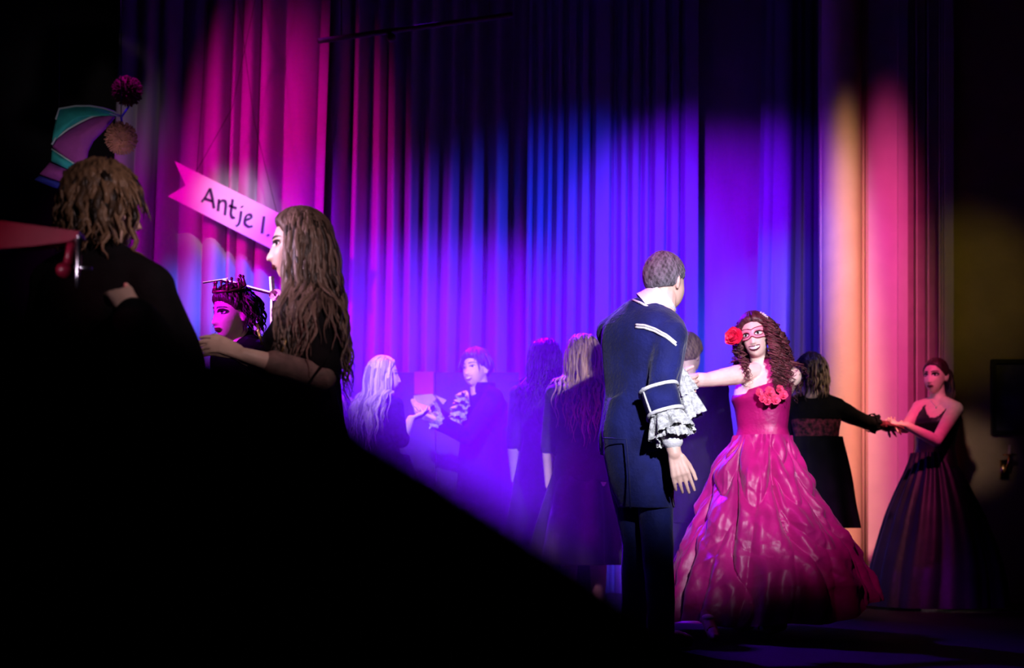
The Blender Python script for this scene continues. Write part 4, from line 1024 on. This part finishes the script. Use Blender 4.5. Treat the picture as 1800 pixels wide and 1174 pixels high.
for sd in (1,):
    m = MB(); patch(m, p.head, lambda U, V_: .031 + U * .018, lambda U, V_: .009 + np.sqrt(np.maximum(0, 1 - U ** 2)) * V_ * .006, .0028); obj('eye_shadow', m, MAKEUP, b)
m = hair_cap(p.head, LINE_F, .018, rough=.004, seed=3, part=0.0, top=.008); h = obj('hair', m, HAIR_BR, b)
m = MB(); cl = p.cols(.015, .078)
strands(m, p.head, scalp(150, (1.2, 2.6), (-.1, 1.25), 5), .50, cl, 3, r=.0075, wave=.009, wl=.17, out=.5, bias=(-.05, -.7, 0), grav=.8, sides=6, push=(-.1, -1))
strands(m, p.head, scalp(130, (2.0, 4.6), (-.3, 1.3), 15), .52, cl, 4, r=.0075, wave=.012, wl=.15, out=.4, bias=(.65, -.3, 0), grav=.75, sides=6, push=(.5, -.8))
strands(m, p.head, [(random.uniform(1.15, 1.5), random.uniform(.1, 1.1)) for _ in range(110)], .50, cl, 6, r=.0065, wave=.007, wl=.17, out=.25, bias=(.14, -.2, 0), grav=.95, sides=6, push=(.1, -1))
obj('long_locks', m, HAIR_BR, h)
m = MB(); m.loft(p.trunk(.014, -.16, .94)); 
for q in (1, -1):
    k_ = p.sh[q].lerp(p.elb[q], .78); m.chain((p.nb.lerp(p.sh[q], .4), .058), (p.sh[q], .064), (p.sh[q].lerp(p.elb[q], .4), .064), (k_, .068))
m.capsule(p.sh[1] + V((.03, .1, -.04)), .05, p.pel + V((.0, 0, .15)), .11)
dr = obj('dress', wrinkle(remesh(m, .008, .5, 3), .008, 14, 6), BLACK, b, fix=False)
rows = skirt_rows(((672, 480, 594), (720, 476, 598), (820, 466, 612), (950, 455, 640), (1200, 440, 660)), 4.5, 1.9)
obj('skirt', skirt(rows, lambda A, T: (.004 + .02 * T) * np.sin(9 * A), 120, 24), BLACK, b)
m = MB(); e_ = p.elb[1]; m.chain((p.sh[1].lerp(e_, .70), .050), (e_, .046), (e_.lerp(p.wri[1], .62), .044)); sl = obj('sheer_sleeve', wrinkle(remesh(m, .007, .6, 1), .004, 24, 3), SHEER, b, fix=False)
m = MB(); c = p.sh[1].lerp(e_, .80); frill(m, c, V((0, .1, -1)), .050, .058, .03, 60, 7, .004, 2); m.tube([e_ + V((.02, -.05, .05)), e_ + V((0, -.058, .02)), e_ + V((-.03, -.05, -.02)), e_ + V((-.05, -.035, -.04))], .004, 5); obj('sleeve_band', m, BLACK, sl)
Yn = 4.30
for ps in (((505, 590), (498, 612), (489, 628)), ((495, 594), (500, 598), (506, 597), (508, 592)), ((523, 598), (521, 618), (517, 636)), ((452, 570), (456, 590), (461, 606))):
    m = MB(); m.tube([at(x_, y_, Yn if x_ > 480 else 4.42) for x_, y_ in ps], .0038, 6); obj('necklace_strand', m, GOLD, b)

# ---- woman with the little crown
p = Person(at(408, 550, 5.85), -50, -46, 6, 3, 1.6, False, hip=at(440, 800, 5.85))
p.nb = at(424, 612, 5.87)
for q in (1, -1): p.sh[q] = p.nb + p.left * .150 * q + V((0, 0, -.045))
b = p.build('woman with pinned-up dark hair and little crown, face lit violet', SKIN, .0055, .3)
face_features(p.head, b, .9, HAIR_DK, LIP_DARK, .4, False, True)
h = obj('hair', hair_cap(p.head, ((0, .5, .9, 1.25, 1.5, 1.75, 2.2, PI), (.62, .60, .45, .15, .20, -.25, -.50, -.60)), .020, rough=.010, seed=5), HAIR_DK, b)
m = MB(); strands(m, p.head, scalp(80, (1.6, 4.7), (.0, 1.0), 6), .08, [], 5, r=.007, curl=.008, wl=.04, out=.35, grav=.4); obj('pinned_curls', m, HAIR_DK, h)
m = MB(); cr = []
for i in range(40):
    e = i / 39 * 2 * PI; cr.append(p.head.surf(np.array(math.atan2(math.sin(e), math.cos(e))), np.array(.98 - .12 * math.cos(e)), .026))
m.tube(cr + [cr[0]], .006, 6); top = np.array(p.head.w([0, .01, .19]))
for i in range(0, 40, 5):
    q = np.array(cr[i]); tip = q + unit(top - q) * .010 + np.array(p.head.w([0, 0, .034])) - np.array(p.head.c); m.tube([q, tip], [.008, .003], 6); m.ball(tip, .007, None, 10, 8)
obj('crown', m, material('dark_gilt_crown', (.35, .22, .12), .3, .2, 20, .1, 60, metal=.8), b)
m = MB(); m.loft(p.trunk(.014, -.16, .97)); p.arm_mb(m, 1, .018, .9); p.arm_mb(m, -1, .018, .9); m.capsule(p.nb + V((.02, .04, .01)), .085, p.nb + V((.03, .03, -.08)), .10)
obj('dress', wrinkle(remesh(m, .009, .5, 3), .008, 14, 9), BLACK, b, fix=False)
rows = skirt_rows(((830, 385, 495), (900, 370, 510), (1100, 350, 530)), 5.85, 1.3); obj('skirt', skirt(rows, lambda A, T: (.004 + .02 * T) * np.sin(9 * A), 120, 24), BLACK, b)

# ---- pale lath stand behind her
LATH = material('pale_wood_lath', (.72, .62, .60), .6, .1, 10, .1, 60)
Y = 6.25
ls = empty('lath_stand', (at(478, 600, Y).x, Y, 0)); tag(ls, 'thin stand of pale laths behind the crowned woman and the brunette', 'stand')
m = MB(); m.tube([at(392, 493, Y), at(482, 517, Y)], .014, 4, flat=.6); obj('lath', m, LATH, ls, smooth=False)
m = MB(); m.tube([at(357, 497, Y + .02), at(401, 490, Y + .02)], .007, 4, flat=.6); obj('lath', m, LATH, ls, smooth=False)
m = MB(); q = at(478, 515, Y); m.tube([at(477, 486, Y + .02), q + V((0, .02, 0)), V((q.x, Y + .02, .02))], .012, 4); obj('post', m, LATH, ls, smooth=False)
m = MB(); m.box((q.x, Y, .012), (.18, .14, .012)); obj('foot', m, LATH, ls, smooth=False)
rosette(at(486, 519, Y - .04), .038, material('pink_ribbon', (.85, .5, .68), .5, .1, 20, .1, 60), ls, 'ribbon_bow', 3, 10)

# ---- person with tousled hair, far left, in black
p = Person(at(186, 366, 4.0), 152, 116, 2, 0, 1.62, True, hip=at(185, 760, 4.0))
p.nb = at(170, 452, 4.0)
for q in (1, -1): p.sh[q] = p.nb + p.left * .170 * q + V((0, 0, -.065))
p.sh[-1] = at(262, 506, 3.93)
p.arm(-1, at(318, 640, 3.98), at(236, 560, 3.70), dict(d=V((-.5, .1, .9)), n=V((-.6, .8, -.2)), t=V((.2, .9, .1)), curl=(1.1, 1.15, 1.2, 1.2), thumb=.3))
p.arm(1, at(70, 640, 4.1), at(90, 760, 4.0))
b = p.build('person with tousled brown hair in black top, seen from behind at far left', SKIN, .0048, .3)
face_features(p.head, b, .9, HAIR_BOY, LIP_PALE, 0)
h = obj('hair', hair_cap(p.head, ((0, .5, .85, 1.2, 1.6, 2.1, PI), (.62, .58, .30, -.1, -.35, -.62, -.75)), .026, rough=.010, seed=7, top=.008), HAIR_BOY, b)
m = MB(); cl = p.cols(.01)
strands(m, p.head, scalp(150, (.9, 5.4), (.1, 1.45), 5), .23, cl, 3, r=.0095, wave=.010, wl=.11, out=.75, bias=(.05, -.1, 0), grav=.6, sides=6, vary=.5)
strands(m, p.head, scalp(90, (1.4, 4.9), (-.35, .3), 25), .15, cl, 13, r=.0085, wave=.010, wl=.09, out=.6, bias=(.05, -.1, 0), grav=.7, sides=6, vary=.5)
strands(m, p.head, scalp(40, (-1.5, -.5), (.7, 1.3), 35), .15, cl, 23, r=.008, wave=.006, wl=.1, out=.8, bias=(.2, 0, 0), grav=.45, sides=6, vary=.5)
obj('shaggy_locks', m, HAIR_BOY, h)
m = MB(); m.loft(p.trunk(.022, -.16, .99)); p.arm_mb(m, 1, .022, .9); p.arm_mb(m, -1, .024, .985); m.chain((p.nb, .08), (p.sh[-1], .082), (p.elb[-1], .075))
obj('top', wrinkle(remesh(m, .009, .5, 3), .008, 12, 2), BLACK, b, fix=False); trousers(p, b)

# ---- made-up spectator close to the camera, added to darken the lower left
p = Person(V((-.31, .53, .78)), 180, 180, 0, 0, 1.74, False, hip=V((-.27, .55, .10)), floor=-.81)
p.nb = V((-.30, .52, .60))
p.sh[-1] = V((-.116, .50, .556)); p.sh[1] = V((-.46, .52, .56))
p.arm(-1, V((.130, .50, .412)), V((.06, .72, .27)), None); p.arm(1, V((-.52, .55, .27)), V((-.46, .75, .2)), None)
b = p.build('added spectator in black, out of focus close to the camera, darkening the lower left', SKIN, .009, .4)
obj('hair', hair_cap(p.head, LINE_F, .02, seed=9), HAIR_DK, b)
m = MB(); m.loft(p.trunk(.02, -.3, .95)); p.arm_mb(m, 1, .022, .9); p.arm_mb(m, -1, .022, .9)
obj('coat', wrinkle(remesh(m, .010, .5, 3), .004, 12, 2), BLACK, b, fix=False); trousers(p, b)

# ------------------------------------------------------------------ stage haze
hm = bpy.data.materials.new('stage_haze'); hm.use_nodes = True; nt = hm.node_tree; nt.nodes.remove(nt.nodes['Principled BSDF']); N = nt.nodes; L = nt.links
vs = N.new('ShaderNodeVolumeScatter'); vs.inputs['Color'].default_value = (.9, .85, 1, 1); vs.inputs['Anisotropy'].default_value = .45
tc = N.new('ShaderNodeTexCoord'); mp = N.new('ShaderNodeMapping'); mp.inputs['Scale'].default_value = (1 / 2.3, 1 / 2.0, 1 / 2.0)
gr = N.new('ShaderNodeTexGradient'); gr.gradient_type = 'SPHERICAL'
nz = N.new('ShaderNodeTexNoise'); nz.inputs['Scale'].default_value = 1.6; nz.inputs['Detail'].default_value = 2
m1 = N.new('ShaderNodeMath'); m1.operation = 'MULTIPLY_ADD'; m1.inputs[1].default_value = 1.6; m1.inputs[2].default_value = .2
m2 = N.new('ShaderNodeMath'); m2.operation = 'MULTIPLY'; m3 = N.new('ShaderNodeMath'); m3.operation = 'MULTIPLY'; m3.inputs[1].default_value = HAZE
L.new(tc.outputs['Object'], mp.inputs[0]); L.new(mp.outputs[0], gr.inputs[0]); L.new(tc.outputs['Object'], nz.inputs[0])
L.new(nz.outputs[0], m1.inputs[0]); L.new(m1.outputs[0], m2.inputs[0]); L.new(gr.outputs['Fac'], m2.inputs[1]); L.new(m2.outputs[0], m3.inputs[0])
L.new(m3.outputs[0], vs.inputs['Density']); L.new(vs.outputs[0], nt.nodes['Material Output'].inputs['Volume'])
m = MB(); m.box((-.35, 8.3, 1.15), (2.3, 1.98, 1.14))
hz = obj('stage_haze', m, hm, loc=(-.35, 8.3, .45), smooth=False); tag(hz, 'violet stage haze drifting low between the dancers in mid stage', 'haze', None, 'stuff')
